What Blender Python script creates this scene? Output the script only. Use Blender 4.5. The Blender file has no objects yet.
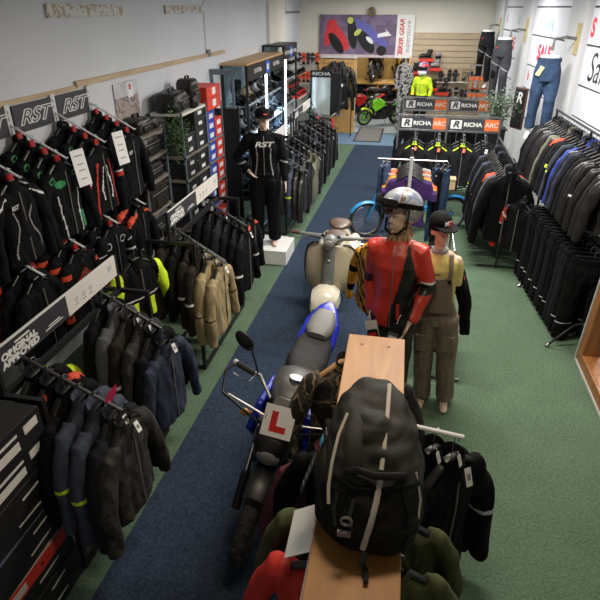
import bpy, bmesh, math, random
from mathutils import Vector, Matrix, noise
random.seed(7)
C = bpy.context.scene.collection
R = math.radians
# ------------------------------------------------------------ camera, world, lights, exposure
TH, YA = R(28), R(11.2)
cd = bpy.data.cameras.new('camera'); cam = bpy.data.objects.new('camera', cd); C.objects.link(cam)
cam.location = (0, 0, 3.12); cam.rotation_euler = (R(90)-TH, 0, YA)
cd.sensor_width = 36; cd.sensor_height = 36; cd.lens = 36*550/600; cd.clip_start = .05; cd.clip_end = 80
bpy.context.scene.camera = cam
w = bpy.data.worlds.new('world'); bpy.context.scene.world = w; w.use_nodes = True
w.node_tree.nodes['Background'].inputs[0].default_value = (.85, .9, 1, 1)
w.node_tree.nodes['Background'].inputs[1].default_value = .10
vs = bpy.context.scene.view_settings
vs.view_transform = 'Standard'; vs.look = 'None'; vs.gamma = 1; vs.use_curve_mapping = False; vs.exposure = 0.2
def area(name, loc, sx, sy, power, col, rot=(0, 0, 0)):
    l = bpy.data.lights.new(name, 'AREA'); l.shape = 'RECTANGLE'; l.size = sx; l.size_y = sy
    l.energy = power; l.color = col
    o = bpy.data.objects.new(name, l); C.objects.link(o); o.location = loc; o.rotation_euler = rot
    return o
area('ceiling_tube_light', (-.4, 14.2, 3.4), 3.0, .25, 92, (1, .97, .92))
area('ceiling_tube_light', (.3, 11.0, 3.4), 2.6, .25, 112, (1, .97, .92))
area('ceiling_tube_light', (.5, 7.6, 3.4), 2.2, .25, 150, (1, .96, .9))
area('ceiling_tube_light', (.2, 4.6, 3.4), 1.6, .25, 98, (1, .92, .8))
area('ceiling_tube_light', (.0, 2.1, 3.45), .8, .3, 22, (1, .84, .62))
area('back_room_light', (-.9, 18.2, 3.0), 2.0, .5, 70, (1, .95, .85))

# ------------------------------------------------------------ materials
MATS = {}
def mat(name, col=None, rough=.8, metal=0, var=.15, scale=8, bump=0, bscale=60, emit=None, spec=None, sheen=0):
    if name in MATS: return MATS[name]
    m = bpy.data.materials.new(name); m.use_nodes = True
    nt = m.node_tree; b = nt.nodes['Principled BSDF']
    b.inputs['Roughness'].default_value = rough; b.inputs['Metallic'].default_value = metal
    if spec is not None: b.inputs['Specular IOR Level'].default_value = spec
    if sheen: b.inputs['Sheen Weight'].default_value = sheen
    tc = nt.nodes.new('ShaderNodeTexCoord')
    n = nt.nodes.new('ShaderNodeTexNoise'); n.inputs['Scale'].default_value = scale; n.inputs['Detail'].default_value = 4
    nt.links.new(tc.outputs['Object'], n.inputs['Vector'])
    r = nt.nodes.new('ShaderNodeValToRGB')
    r.color_ramp.elements[0].position = .3; r.color_ramp.elements[1].position = .7
    r.color_ramp.elements[0].color = tuple(c*(1-var) for c in col)+(1,)
    r.color_ramp.elements[1].color = tuple(min(1, c*(1+var)) for c in col)+(1,)
    nt.links.new(n.outputs['Fac'], r.inputs['Fac']); nt.links.new(r.outputs['Color'], b.inputs['Base Color'])
    if bump:
        n2 = nt.nodes.new('ShaderNodeTexNoise'); n2.inputs['Scale'].default_value = bscale
        nt.links.new(tc.outputs['Object'], n2.inputs['Vector'])
        bp = nt.nodes.new('ShaderNodeBump'); bp.inputs['Strength'].default_value = bump; bp.inputs['Distance'].default_value = .01
        nt.links.new(n2.outputs['Fac'], bp.inputs['Height']); nt.links.new(bp.outputs['Normal'], b.inputs['Normal'])
    if emit:
        b.inputs['Emission Color'].default_value = tuple(emit[0])+(1,); b.inputs['Emission Strength'].default_value = emit[1]
    MATS[name] = m
    return m
def patches(name, cols, scale=9, rough=.8, dist=.6):
    """blotchy colour pattern (camouflage, worn paint, painted reflection)"""
    if name in MATS: return MATS[name]
    m = mat(name, cols[0], rough, bump=.3)
    nt = m.node_tree; b = nt.nodes['Principled BSDF']
    n = [x for x in nt.nodes if x.type == 'TEX_NOISE'][0]; n.inputs['Scale'].default_value = scale; n.inputs['Distortion'].default_value = dist
    r = [x for x in nt.nodes if x.type == 'VALTORGB'][0]; cr = r.color_ramp; cr.interpolation = 'CONSTANT'
    while len(cr.elements) > 1: cr.elements.remove(cr.elements[-1])
    cr.elements[0].position = 0; cr.elements[0].color = tuple(cols[0])+(1,)
    for i, c in enumerate(cols[1:]):
        e = cr.elements.new(.38+.22*i/max(1, len(cols)-1)); e.color = tuple(c)+(1,)
    return m
def carpet(name, col, col2):
    m = mat(name, col, .95, var=.2, scale=3, spec=.1)
    nt = m.node_tree; b = nt.nodes['Principled BSDF']; tc = [x for x in nt.nodes if x.type == 'TEX_COORD'][0]
    n = nt.nodes.new('ShaderNodeTexNoise'); n.inputs['Scale'].default_value = 55; n.inputs['Detail'].default_value = 6; n.inputs['Roughness'].default_value = .75
    nt.links.new(tc.outputs['Object'], n.inputs['Vector'])
    r = nt.nodes.new('ShaderNodeValToRGB'); r.color_ramp.elements[0].position = .38; r.color_ramp.elements[1].position = .62
    r.color_ramp.elements[0].color = tuple(c*.55 for c in col)+(1,); r.color_ramp.elements[1].color = tuple(col2)+(1,)
    nt.links.new(n.outputs['Fac'], r.inputs['Fac'])
    old = [x for x in nt.nodes if x.type == 'VALTORGB'][0]
    mx = nt.nodes.new('ShaderNodeMix'); mx.data_type = 'RGBA'; mx.inputs[0].default_value = .6
    nt.links.new(old.outputs['Color'], mx.inputs[6]); nt.links.new(r.outputs['Color'], mx.inputs[7])
    nt.links.new(mx.outputs[2], b.inputs['Base Color'])
    bp = nt.nodes.new('ShaderNodeBump'); bp.inputs['Strength'].default_value = .5; bp.inputs['Distance'].default_value = .01
    nt.links.new(n.outputs['Fac'], bp.inputs['Height']); nt.links.new(bp.outputs['Normal'], b.inputs['Normal'])
    return m
def wood(name, c1, c2, scale=(1.5, 14, 14), rough=.5):
    m = mat(name, c1, rough)
    nt = m.node_tree; tc = [x for x in nt.nodes if x.type == 'TEX_COORD'][0]; n = [x for x in nt.nodes if x.type == 'TEX_NOISE'][0]
    mp = nt.nodes.new('ShaderNodeMapping'); mp.inputs['Scale'].default_value = scale
    nt.links.new(tc.outputs['Object'], mp.inputs['Vector']); nt.links.new(mp.outputs['Vector'], n.inputs['Vector'])
    n.inputs['Scale'].default_value = 1; n.inputs['Distortion'].default_value = 1.2; n.inputs['Detail'].default_value = 6
    r = [x for x in nt.nodes if x.type == 'VALTORGB'][0]
    r.color_ramp.elements[0].color = tuple(c1)+(1,); r.color_ramp.elements[1].color = tuple(c2)+(1,)
    return m
K = dict(rough=.85, bump=.35)
def M_(n):
    T = dict(
     black=lambda: mat('black_cloth', (.0042, .0042, .0052), .85, bump=.5, spec=.14),
     black2=lambda: mat('charcoal_cloth', (.010, .0105, .0135), .85, bump=.5, spec=.2),
     grey=lambda: mat('grey_cloth', (.075, .08, .09), .85, bump=.4),
     lead=lambda: mat('lead_grey_cloth', (.03, .033, .04), .85, bump=.4),
     lgrey=lambda: mat('light_grey_cloth', (.3, .3, .31), .85, bump=.3),
     slate=lambda: mat('slate_blue_cloth', (.034, .045, .072), .85, bump=.4),
     navy=lambda: mat('navy_cloth', (.014, .021, .048), .8, bump=.4),
     denim=lambda: mat('denim_cloth', (.022, .055, .13), .9, var=.4, bump=.5, bscale=140),
     bluedenim=lambda: mat('blue_denim_cloth', (.022, .05, .11), .9, var=.4, bump=.5, bscale=140),
     brown=lambda: mat('dark_brown_cloth', (.020, .0145, .012), .85, bump=.5, spec=.2),
     beige=lambda: mat('beige_cloth', (.30, .235, .125), .85, bump=.4),
     khaki=lambda: mat('khaki_cloth', (.13, .13, .085), .85, bump=.4),
     olive=lambda: mat('olive_cloth', (.055, .065, .02), .85, bump=.4),
     dung=lambda: mat('taupe_canvas', (.19, .155, .115), .9, bump=.5),
     maroon=lambda: mat('maroon_cloth', (.09, .018, .03), .85, bump=.3),
     red=lambda: mat('red_cloth', (.5, .02, .012), .7, bump=.2),
     redl=lambda: mat('red_leather', (.56, .038, .022), .38, bump=.15, bscale=90),
     blackl=lambda: mat('black_leather', (.012, .011, .011), .38, bump=.2, bscale=60),
     orange=lambda: mat('orange_cloth', (.65, .13, .03), .8),
     redor=lambda: mat('red_orange_cloth', (.6, .06, .02), .8),
     yellow=lambda: mat('amber_yellow_cloth', (.6, .28, .02), .8),
     pyellow=lambda: mat('pale_yellow_cloth', (.68, .58, .2), .85, bump=.2),
     lime=lambda: mat('fluorescent_yellow_cloth', (.62, .85, .02), .7),
     green=lambda: mat('green_cloth', (.02, .22, .07), .7),
     purple=lambda: mat('purple_cloth', (.055, .018, .14), .85),
     blue=lambda: mat('blue_cloth', (.02, .05, .32), .7),
     white=lambda: mat('white_cloth', (.62, .63, .65), .6, var=.06),
     pink=lambda: mat('pink_cloth', (.7, .03, .12), .7),
     camo=lambda: patches('camouflage_cloth', [(.014, .013, .010), (.10, .07, .045), (.03, .032, .02), (.27, .20, .13), (.014, .013, .010)], 9),
     camod=lambda: patches('dark_camouflage_cloth', [(.006, .006, .006), (.020, .018, .016), (.010, .010, .009), (.032, .028, .024)], 10),
     metal=lambda: mat('grey_steel', (.35, .36, .38), .35, .9, var=.1),
     chrome=lambda: mat('chrome', (.7, .7, .7), .18, 1, var=.05),
     dmetal=lambda: mat('dark_steel', (.03, .03, .033), .4, .6, var=.1),
     blackm=lambda: mat('black_painted_steel', (.008, .008, .009), .45, 0, var=.1),
     wmetal=lambda: mat('white_painted_steel', (.6, .61, .63), .5, 0, var=.05),
     rubber=lambda: mat('black_rubber', (.028, .026, .024), .85, var=.2, bump=.4),
     plastic=lambda: mat('black_plastic', (.008, .008, .009), .4),
     gplastic=lambda: mat('grey_plastic', (.16, .155, .15), .5),
     redp=lambda: mat('red_plastic', (.5, .012, .012), .4),
     whitep=lambda: mat('white_plastic', (.72, .72, .72), .5, var=.03),
     card=lambda: mat('white_card', (.62, .6, .57), .8, var=.03),
     skin=lambda: mat('mannequin_skin', (.66, .48, .38), .5, var=.05),
     skinw=lambda: mat('white_mannequin', (.75, .75, .76), .45, var=.03),
     wallw=lambda: mat('white_paint', (.60, .61, .63), .85, var=.03, scale=1.5, bump=.15, bscale=25),
     hair=lambda: mat('blond_hair', (.42, .28, .15), .6, var=.3, scale=40),
    )
    return T[n]()
def lit(n, c, s): return mat(n, c, .5, emit=(c, s))

# ------------------------------------------------------------ mesh helpers
class MB:
    def __init__(s): s.v = []; s.f = []; s.m = []
    def add(s, vs_, fs, mi=0):
        k = len(s.v); s.v += [Vector(p) for p in vs_]; s.f += [tuple(i+k for i in f) for f in fs]; s.m += [mi]*len(fs); return s
    def box(s, c, d, rot=(0, 0, 0), mi=0, taper=1):
        x, y, z = [q/2 for q in d]
        vs_ = [Vector((a*x*(taper if cc > 0 else 1), b*y*(taper if cc > 0 else 1), cc*z)) for a in (-1, 1) for b in (-1, 1) for cc in (-1, 1)]
        from mathutils import Euler
        E_ = Euler(rot).to_matrix(); c = Vector(c)
        return s.add([E_ @ p + c for p in vs_], [(0, 1, 3, 2), (4, 6, 7, 5), (0, 4, 5, 1), (2, 3, 7, 6), (0, 2, 6, 4), (1, 5, 7, 3)], mi)
    def b2(s, lo, hi, mi=0):
        return s.box([(a+b)/2 for a, b in zip(lo, hi)], [abs(b-a) for a, b in zip(lo, hi)], mi=mi)
    def rings(s, rings, cap=True, closed=True, mi=0):
        n = len(rings[0]); k = len(s.v); vs_ = [p for r in rings for p in r]; fs = []
        for i in range(len(rings)-1):
            for j in range(n if closed else n-1):
                a = i*n+j; b = i*n+(j+1) % n; fs.append((a, b, b+n, a+n))
        if cap and closed:
            fs.append(tuple(range(n-1, -1, -1))); fs.append(tuple((len(rings)-1)*n+j for j in range(n)))
        return s.add(vs_, fs, mi)
    def tube(s, pts, r, n=8, ref=(1, 0, 0), mi=0, cap=True):
        pts = [Vector(p) for p in pts]; ref = Vector(ref); rs = []
        for i, p in enumerate(pts):
            t = (pts[min(i+1, len(pts)-1)]-pts[max(i-1, 0)]).normalized()
            a = ref - t*ref.dot(t)
            if a.length < .05: a = Vector((0, 1, 0)) - t*t.y
            if a.length < .05: a = Vector((0, 0, 1)) - t*t.z
            a.normalize(); b = t.cross(a)
            q = r[i] if isinstance(r, list) else r
            ra, rb = q if isinstance(q, (list, tuple)) else (q, q)
            rs.append([p+a*ra*math.cos(2*math.pi*j/n)+b*rb*math.sin(2*math.pi*j/n) for j in range(n)])
        return s.rings(rs, cap, mi=mi)
    def ell(s, c, r, n=14, k=9, mi=0, rot=None):
        c = Vector(c); rs = []
        for i in range(k+1):
            a = math.pi*(i+.001)/(k+.002); rs.append([Vector((r[0]*math.sin(a)*math.cos(2*math.pi*j/n), r[1]*math.sin(a)*math.sin(2*math.pi*j/n), -r[2]*math.cos(a))) for j in range(n)])
        if rot: rs = [[rot @ p for p in q] for q in rs]
        return s.rings([[p+c for p in q] for q in rs], True, mi=mi)
    def torus(s, c, R_, r, axis='x', n=40, k=10, mi=0, r2=None):
        c = Vector(c); rs = []; r2 = r2 or r
        for i in range(n):
            a = 2*math.pi*i/n; ring = []
            for j in range(k):
                b = 2*math.pi*j/k; d = R_+r*math.cos(b); h = r2*math.sin(b)
                p = (h, d*math.cos(a), d*math.sin(a)) if axis == 'x' else ((d*math.cos(a), h, d*math.sin(a)) if axis == 'y' else (d*math.cos(a), d*math.sin(a), h))
                ring.append(c+Vector(p))
            rs.append(ring)
        rs.append(rs[0]); return s.rings(rs, False, mi=mi)
    def cyl(s, a, b, r, n=16, mi=0): return s.tube([a, b], [r, r], n, mi=mi)
    def prism(s, pts, d, mi=0):
        """pts polygon of 3-D points, extruded by vector d"""
        n = len(pts); p = [Vector(q) for q in pts]; d = Vector(d)
        return s.add(p+[q+d for q in p], [tuple(range(n-1, -1, -1)), tuple(range(n, 2*n))]+[(i, (i+1) % n, (i+1) % n+n, i+n) for i in range(n)], mi)
    def mesh(s, name, mats, smooth=True):
        me = bpy.data.meshes.new(name); me.from_pydata([tuple(p) for p in s.v], [], s.f)
        for m in (mats if isinstance(mats, (list, tuple)) else [mats]): me.materials.append(m)
        me.polygons.foreach_set('material_index', s.m)
        bm = bmesh.new(); bm.from_mesh(me); bmesh.ops.recalc_face_normals(bm, faces=bm.faces); bm.to_mesh(me); bm.free()
        if smooth:
            me.polygons.foreach_set('use_smooth', [True]*len(me.polygons))
            try: me.set_sharp_from_angle(angle=R(40))
            except Exception: pass
        return me
    def build(s, name, mats, parent=None, loc=None, smooth=True):
        return link(name, s.mesh(name, mats, smooth), parent, loc)
def link(name, me, parent=None, loc=None, rot=None):
    o = bpy.data.objects.new(name, me); C.objects.link(o)
    if parent: o.parent = parent
    if loc: o.location = loc
    if rot: o.rotation_euler = rot
    return o
def bev(o, w_=.004, seg=2):
    m = o.modifiers.new('bevel', 'BEVEL'); m.width = w_; m.segments = seg; m.limit_method = 'ANGLE'; return o
def fuse(mb, name, mats, voxel=.012, smooth=4, region=None, amp=0, freq=(12, 8, 4), seed=0):
    """join overlapping lofts to one continuous skin, crease it, colour its panels"""
    me0 = mb.mesh('t', mats[0]); o = bpy.data.objects.new('t', me0); C.objects.link(o)
    r = o.modifiers.new('r', 'REMESH'); r.mode = 'VOXEL'; r.voxel_size = voxel; r.use_smooth_shade = True
    if smooth:
        q = o.modifiers.new('s', 'SMOOTH'); q.factor = .5; q.iterations = smooth
    dg = bpy.context.evaluated_depsgraph_get(); dg.update()
    me = bpy.data.meshes.new_from_object(o.evaluated_get(dg)); me.name = name
    bpy.data.objects.remove(o); bpy.data.meshes.remove(me0)
    me.materials.clear()
    for m in mats: me.materials.append(m)
    if amp:
        nn = [v.normal.copy() for v in me.vertices]; sd = Vector((seed*3.7, seed*1.3, seed*2.1))
        for v, n_ in zip(me.vertices, nn):
            q = Vector((v.co.x*freq[0], v.co.y*freq[1], v.co.z*freq[2]))
            v.co += n_*amp*(noise.noise(q+sd)+.6*noise.noise(q*2.3+sd))
    mi = []
    for p in me.polygons: mi.append(min(region(p.center, p.normal), len(mats)-1) if region else 0)
    me.polygons.foreach_set('material_index', mi); me.polygons.foreach_set('use_smooth', [True]*len(me.polygons)); me.update()
    return me
def tag(o, label, cat, group=None, kind=None):
    if label: o['label'] = label
    if cat: o['category'] = cat
    if group: o['group'] = group
    if kind: o['kind'] = kind
    return o
def thing(name, label, cat, loc=(0, 0, 0), rz=0, group=None, rot=None):
    o = bpy.data.objects.new(name, None); C.objects.link(o); o.empty_display_size = .1
    o.location = loc; o.rotation_euler = rot or (0, 0, rz); return tag(o, label, cat, group)
def dup(root, loc, rot, label=None, group=None, scale=None):
    r = root.copy(); C.objects.link(r); r.location = loc; r.rotation_euler = rot if isinstance(rot, (tuple, list)) else (0, 0, rot)
    if label: r['label'] = label
    if group: r['group'] = group
    if scale: r.scale = scale if isinstance(scale, (tuple, list)) else (scale,)*3
    for ch in list(root.children):
        c = ch.copy(); C.objects.link(c); c.parent = r
        for g in ch.children:
            d = g.copy(); C.objects.link(d); d.parent = c
    return r
USED = set()
def place(proto, loc, rot, label, group=None, scale=None):
    """first use moves the prototype itself, later ones copy it with its parts"""
    if proto.name not in USED:
        USED.add(proto.name); proto.location = loc; proto.rotation_euler = rot if isinstance(rot, (tuple, list)) else (0, 0, rot)
        proto['label'] = label
        if group: proto['group'] = group
        if scale: proto.scale = scale if isinstance(scale, (tuple, list)) else (scale,)*3
        return proto
    return dup(proto, loc, rot, label, group, scale)
def struct(o): o['kind'] = 'structure'; return o
def text(name, s, size, m, parent, loc, rot, ext=.001, shear=0, off=0, align='CENTER', sx=1):
    cu = bpy.data.curves.new(name, 'FONT'); cu.body = s; cu.size = size; cu.extrude = ext; cu.shear = shear; cu.offset = off
    cu.align_x = align; cu.align_y = 'CENTER'
    o = bpy.data.objects.new('t', cu); C.objects.link(o)
    dg = bpy.context.evaluated_depsgraph_get(); me = bpy.data.meshes.new_from_object(o.evaluated_get(dg)); bpy.data.objects.remove(o)
    me.materials.clear(); me.materials.append(m)
    for v in me.vertices: v.co.x *= sx
    r = link(name, me, parent, loc, rot); return r
FX = (R(90), 0, R(90))      # text that faces +X
FY = (R(90), 0, 0)          # text that faces -Y
FXN = (R(90), 0, R(-90))    # text that faces -X

# ------------------------------------------------------------ the room
def rwx(y): return 1.83+.055*(16-y)
CLN = 3.5
green = carpet('green_carpet', (.085, .14, .09), (.16, .235, .155))
struct(MB().b2((-3.4, -.6, -.1), (3.4, 16.05, 0)).build('floor', green, smooth=False))
struct(MB().b2((-3.4, 16.05, -.1), (3.4, 20.4, 0)).build('floor', mat('grey_vinyl', (.33, .37, .40), .5), smooth=False))
struct(MB().prism([(-3.3, -.6, CLN), (2.9, -.6, CLN), (2.9, 20.4, CLN), (-3.3, 20.4, CLN)], (0, 0, .1)).build('ceiling', M_('wallw'), smooth=False))
struct(MB().b2((-3.35, -.6, 0), (-3.2, 20.4, CLN)).build('wall_left', mat('white_paint_left', (.60, .625, .67), .85, var=.04, scale=1.2, bump=.15, bscale=25), smooth=False))
struct(MB().prism([(rwx(-.6), -.6, 0), (rwx(-.6)+.15, -.6, 0), (rwx(20.4)+.15, 20.4, 0), (rwx(20.4), 20.4, 0)], (0, 0, CLN)).build('wall_right', M_('wallw'), smooth=False))
cream = mat('cream_paint', (.68, .65, .58), .85, var=.03, scale=1.5)
bw = MB().b2((-3.2, 16, 1.95), (1.9, 16.12, CLN)).b2((-3.2, 16, 0), (-1.62, 16.12, 1.95)).b2((-.2, 16, 0), (1.9, 16.12, 1.95))
struct(bw.build('wall_back', cream, smooth=False))
struct(MB().b2((-3.2, 20.2, 0), (1.7, 20.4, CLN)).build('wall_back_room', mat('ochre_paint', (.42, .27, .09), .8), smooth=False))
struct(MB().b2((-3.35, -.7, 0), (2.95, -.6, CLN)).build('wall_front', M_('wallw'), smooth=False))
struct(MB().b2((-3.2, 12.55, 0), (-3.14, 14.1, CLN)).build('trim_1', cream, smooth=False))
pine = wood('pine_batten', (.40, .28, .16), (.55, .42, .27), (14, 1.5, 14))
struct(MB().b2((-3.2, 2.2, 2.43), (-3.18, 5.1, 2.465)).build('trim_2', pine, smooth=False))
struct(MB().b2((-3.2, 5.06, 2.45), (-3.165, 9.6, 2.50)).build('trim_3', pine, smooth=False))
oldp = patches('worn_white_paint', [(.62, .63, .64), (.60, .61, .62), (.64, .64, .65), (.42, .36, .26)], 14)
struct(bev(MB().b2((-3.2, 4.82, 3.04), (-3.175, 6.22, 3.15)).build('trim_4', oldp, smooth=False)))
struct(bev(MB().b2((-3.2, 7.33, 3.05), (-3.175, 8.77, 3.145)).build('trim_5', oldp, smooth=False)))
cb = thing('wall_conduit', 'thin white cable conduit running down the left wall to a switch box', 'conduit', (-3.2, 8.75, 2.5))
MB().cyl((.012, 0, .04), (.012, 0, .98), .01, 8).build('pipe', M_('whitep'), cb)
bev(MB().box((.02, .05, 0), (.04, .13, .1)).build('switch_box', M_('gplastic'), cb))
bx_ = MB().b2((-3.2, 14.15, 3.0), (-3.15, 14.19, 3.5)).b2((-3.2, 14.15, 3.0), (-3.15, 15.95, 3.04)); struct(bx_.build('trim_6', M_('gplastic'), smooth=False))
# blue carpet runner down the aisle
rn = MB().prism([(-1.66, -.5, 0), (.05, -.5, 0), (-.35, 14.4, 0), (-1.40, 14.4, 0)], (0, 0, .006))
tag(rn.build('carpet_runner', carpet('blue_carpet', (.024, .036, .062), (.052, .08, .13)), smooth=False), 'dark blue carpet runner laid along the aisle on the green floor', 'carpet')
pb = MB().b2((-2.4, 14.4, 0), (-.2, 15.9, .005)); tag(pb.build('carpet_square', mat('pale_blue_carpet', (.12, .20, .30), .9, var=.3, scale=30), smooth=False), 'pale blue carpet patch in front of the back doorway', 'carpet')
mt = thing('door_mat', 'grey rectangular door mat with dark border at the back doorway', 'mat', (-1.15, 15.7, .006))
MB().b2((-.36, -.95, 0), (.36, .95, .012)).build('border', mat('dark_mat', (.05, .045, .045), .9), mt, smooth=False)
MB().b2((-.31, -.88, .012), (.31, .88, .016)).build('mat_panel', mat('grey_mat', (.17, .165, .16), .95, var=.25, scale=40), mt, smooth=False)

# slat wall panelling at the back right
sw = thing('slatwall_panel', 'pale wooden slatwall display panel covering the back wall', 'display panel', (0, 15.98, 0))
slm = wood('pale_slat', (.40, .31, .21), (.50, .40, .28), (1.5, 8, 8), .55)
m_ = MB()
for i in range(16):
    z = .3+i*.14; m_.b2((-.17, -.035, z+.012), (1.83, -.005, z+.14))
m_.build('slat_board', slm, sw, smooth=False)
MB().b2((-.17, -.005, .3), (1.83, .015, 2.55)).build('backing', mat('slat_groove', (.28, .20, .12), .8), sw, smooth=False)
dj = MB().b2((-.24, 15.9, 0), (-.17, 16.13, 1.97)); struct(dj.build('trim_7', wood('honey_wood', (.5, .27, .08), (.66, .4, .15), (14, 14, 1.5)), smooth=False))
hw = MATS['honey_wood']
pn = thing('wooden_partition', 'honey coloured plywood partition beside the back doorway', 'partition', (-2.12, 15.9, 0))
bev(MB().b2((-.5, -.05, 0), (.5, .06, 1.93)).build('panel', hw, pn, smooth=False))
MB().cyl((-.35, -.18, 1.93), (.45, -.18, 1.93), .01, 8).build('garment_rail', M_('blackm'), pn)
for x in (-.33, .43): MB().cyl((x, -.18, 1.93), (x, -.04, 1.93), .01, 8).build('rail_bracket', M_('blackm'), pn)
MB().b2((-.52, -.08, 1.93), (.52, .06, 1.97)).build('top_rail', M_('card'), pn, smooth=False)

# banner over the doorway
bn = thing('shop_banner', 'large printed banner of two racing motorcycles with red and grey lettering above the doorway', 'banner', (-1.4, 15.93, 2.45))
MB().b2((-1.22, 0, -.5), (.78, .015, .51)).build('picture_panel', patches('race_print', [(.16, .11, .19), (.19, .14, .23), (.14, .10, .17)], 3), bn, smooth=False)
MB().b2((.78, 0, -.5), (1.22, .015, .51)).build('lettering_panel', M_('whitep'), bn, smooth=False)
MB().b2((-1.22, -.004, -.5), (.78, 0, -.43)).build('track_stripe', mat('pale_print', (.5, .42, .45), .7), bn, smooth=False)
def disc(mb, cx, cz, rx, rz, y, a=0, n=22, mi=0):
    p = []
    for j in range(n):
        t = 2*math.pi*j/n; x = rx*math.cos(t); z = rz*math.sin(t); p.append((cx+x*math.cos(a)-z*math.sin(a), y, cz+x*math.sin(a)+z*math.cos(a)))
    mb.prism(p, (0, .003, 0), mi)
b1 = MB(); disc(b1, -.74, .0, .42, .17, -.006, R(-50)); disc(b1, -.9, .28, .14, .12, -.009); disc(b1, -.98, .05, .1, .3, -.008, R(-12)); b1.build('red_racer_print', mat('red_print', (.6, .03, .04), .6), bn, smooth=False)
b1 = MB(); disc(b1, -.78, -.16, .3, .12, -.012, R(-52)); disc(b1, .0, -.12, .33, .15, -.012, R(-50)); disc(b1, .42, -.33, .13, .12, -.012); disc(b1, -.36, .1, .12, .4, -.010, R(8)); b1.build('tyre_print', M_('plastic'), bn, smooth=False)
b1 = MB(); disc(b1, -.12, .2, .42, .16, -.009, R(-28)); disc(b1, .2, .0, .45, .11, -.0095, R(-30)); b1.build('blue_racer_print', mat('violet_blue_print', (.10, .10, .36), .6), bn, smooth=False)
b1 = MB(); disc(b1, -.42, .38, .08, .08, -.013); b1.build('yellow_helmet_print', mat('yellow_green_print', (.5, .55, .1), .6), bn, smooth=False); b1 = MB(); disc(b1, -.22, .1, .11, .06, -.013, R(40)); b1.build('yellow_print', mat('yellow_green_print', (.5, .55, .1), .6), bn, smooth=False)
b1 = MB(); b1.prism([(.3, -.014, -.02), (.66, -.014, .03), (.48, -.014, .2), (.53, -.014, .12), (.3, -.014, .06)][::-1], (0, .003, 0)); disc(b1, .1, -.08, .12, .05, -.013, R(-40)); b1.build('white_print', M_('whitep'), bn, smooth=False)
redp = mat('red_print2', (.55, .01, .02), .6)
text('banner_text', 'BIKER GEAR', .155, redp, bn, (.92, -.003, -.0), (R(90), R(-90), 0), shear=.2, off=.004)
text('banner_text', 'superstore', .17, mat('grey_print', (.2, .2, .22), .6), bn, (1.08, -.003, -.0), (R(90), R(-90), 0), shear=.2)
MB().b2((.84, -.003, -.45), (.855, 0, -.2)).build('underline', redp, bn, smooth=False)
cl = thing('wall_speaker', 'small round wall lamp fitting above the banner', 'lamp', (-1.28, 15.93, 3.03))
MB().torus((0, -.03, 0), .08, .03, 'y', 20, 8).build('ring', mat('brass_print', (.3, .22, .12), .4, .6), cl)
MB().cyl((0, 0, 0), (0, .068, 0), .07, 16).build('base', M_('plastic'), cl)
MB().ell((0, -.03, 0), (.05, .04, .05)).build('lens', M_('gplastic'), cl)

# sign boards in the bays of the right wall
ww = mat('white_board', (.62, .64, .70), .55, var=.02, scale=1)
dk = mat('dark_gap', (.03, .03, .035), .7)
def wall_pt(y, z, off): return Vector((rwx(y)-off, y, z))
AW = math.atan(.055)
def bay(y0, y1, label, zs, n):
    yc = (y0+y1)/2; t = thing('sign_board', label, 'sign board', wall_pt(yc, 0, .03), AW)
    L = (y1-y0)
    MB().b2((0, -L/2, zs[-1]-.02), (.028, L/2, zs[0]+.02)).build('backing', dk, t, smooth=False)
    for a, b in zip(zs[:-1], zs[1:]):
        MB().b2((-.012, -L/2+.02, b+.012), (0, L/2-.02, a-.012)).build('board', ww, t, smooth=False)
    return t
def rtext(t, s, size, m, y, z, sh=0, off=0, sx=1): return text('lettering', s, size, m, t, (-.014, y, z), FXN, .001, sh, off, sx=sx)
redt = mat('red_lettering', (.75, .01, .05), .6); blk = mat('black_lettering', (.01, .01, .01), .6); tq = mat('pale_teal_lettering', (.25, .42, .45), .6)
zs = [3.45, 3.13, 2.68, 2.18, 1.78, 1.3]
t = bay(12.85, 14.75, 'tall white sign board bay furthest along the right wall', zs, 1)
rtext(t, 'SALE', .30, redt, -.2, 2.45, 0, .012); rtext(t, '8', .25, mat('brown_lettering', (.4, .15, .1), .6), .65, 2.9); rtext(t, 'Ll', .25, tq, -.6, 2.9)
t = bay(9.62, 11.9, 'white sign board bay with red lettering behind the blue jeans display', zs, 2)
rtext(t, 'Nwek.', .32, tq, .1, 2.88, .15); rtext(t, 'SALE', .34, redt, .05, 2.42, .1, .014, 1.2); rtext(t, 'b', .2, redt, .85, 2.0, 0, .01)
MB().b2((-.016, -1.0, 1.85), (-.012, -.5, 1.95)).build('green_stroke', mat('green_lettering', (.15, .5, .25), .6), t, smooth=False)
t = bay(6.2, 8.72, 'white sign board bay with black script nearest on the right wall', zs, 3)
rtext(t, 'S', .3, redt, 1.1, 2.88, 0, .012); rtext(t, 'Sale', .5, blk, .55, 2.42, .2)
for i, (ya, yb) in enumerate([(8.78, 9.56), (11.96, 12.8), (14.8, 15.9)]):
    p = MB().prism([wall_pt(ya, 0, 0), wall_pt(ya, 0, .09), wall_pt(yb, 0, .09), wall_pt(yb, 0, 0)], (0, 0, CLN)); struct(p.build('trim_%d' % (8+i), M_('wallw'), smooth=False))

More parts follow.
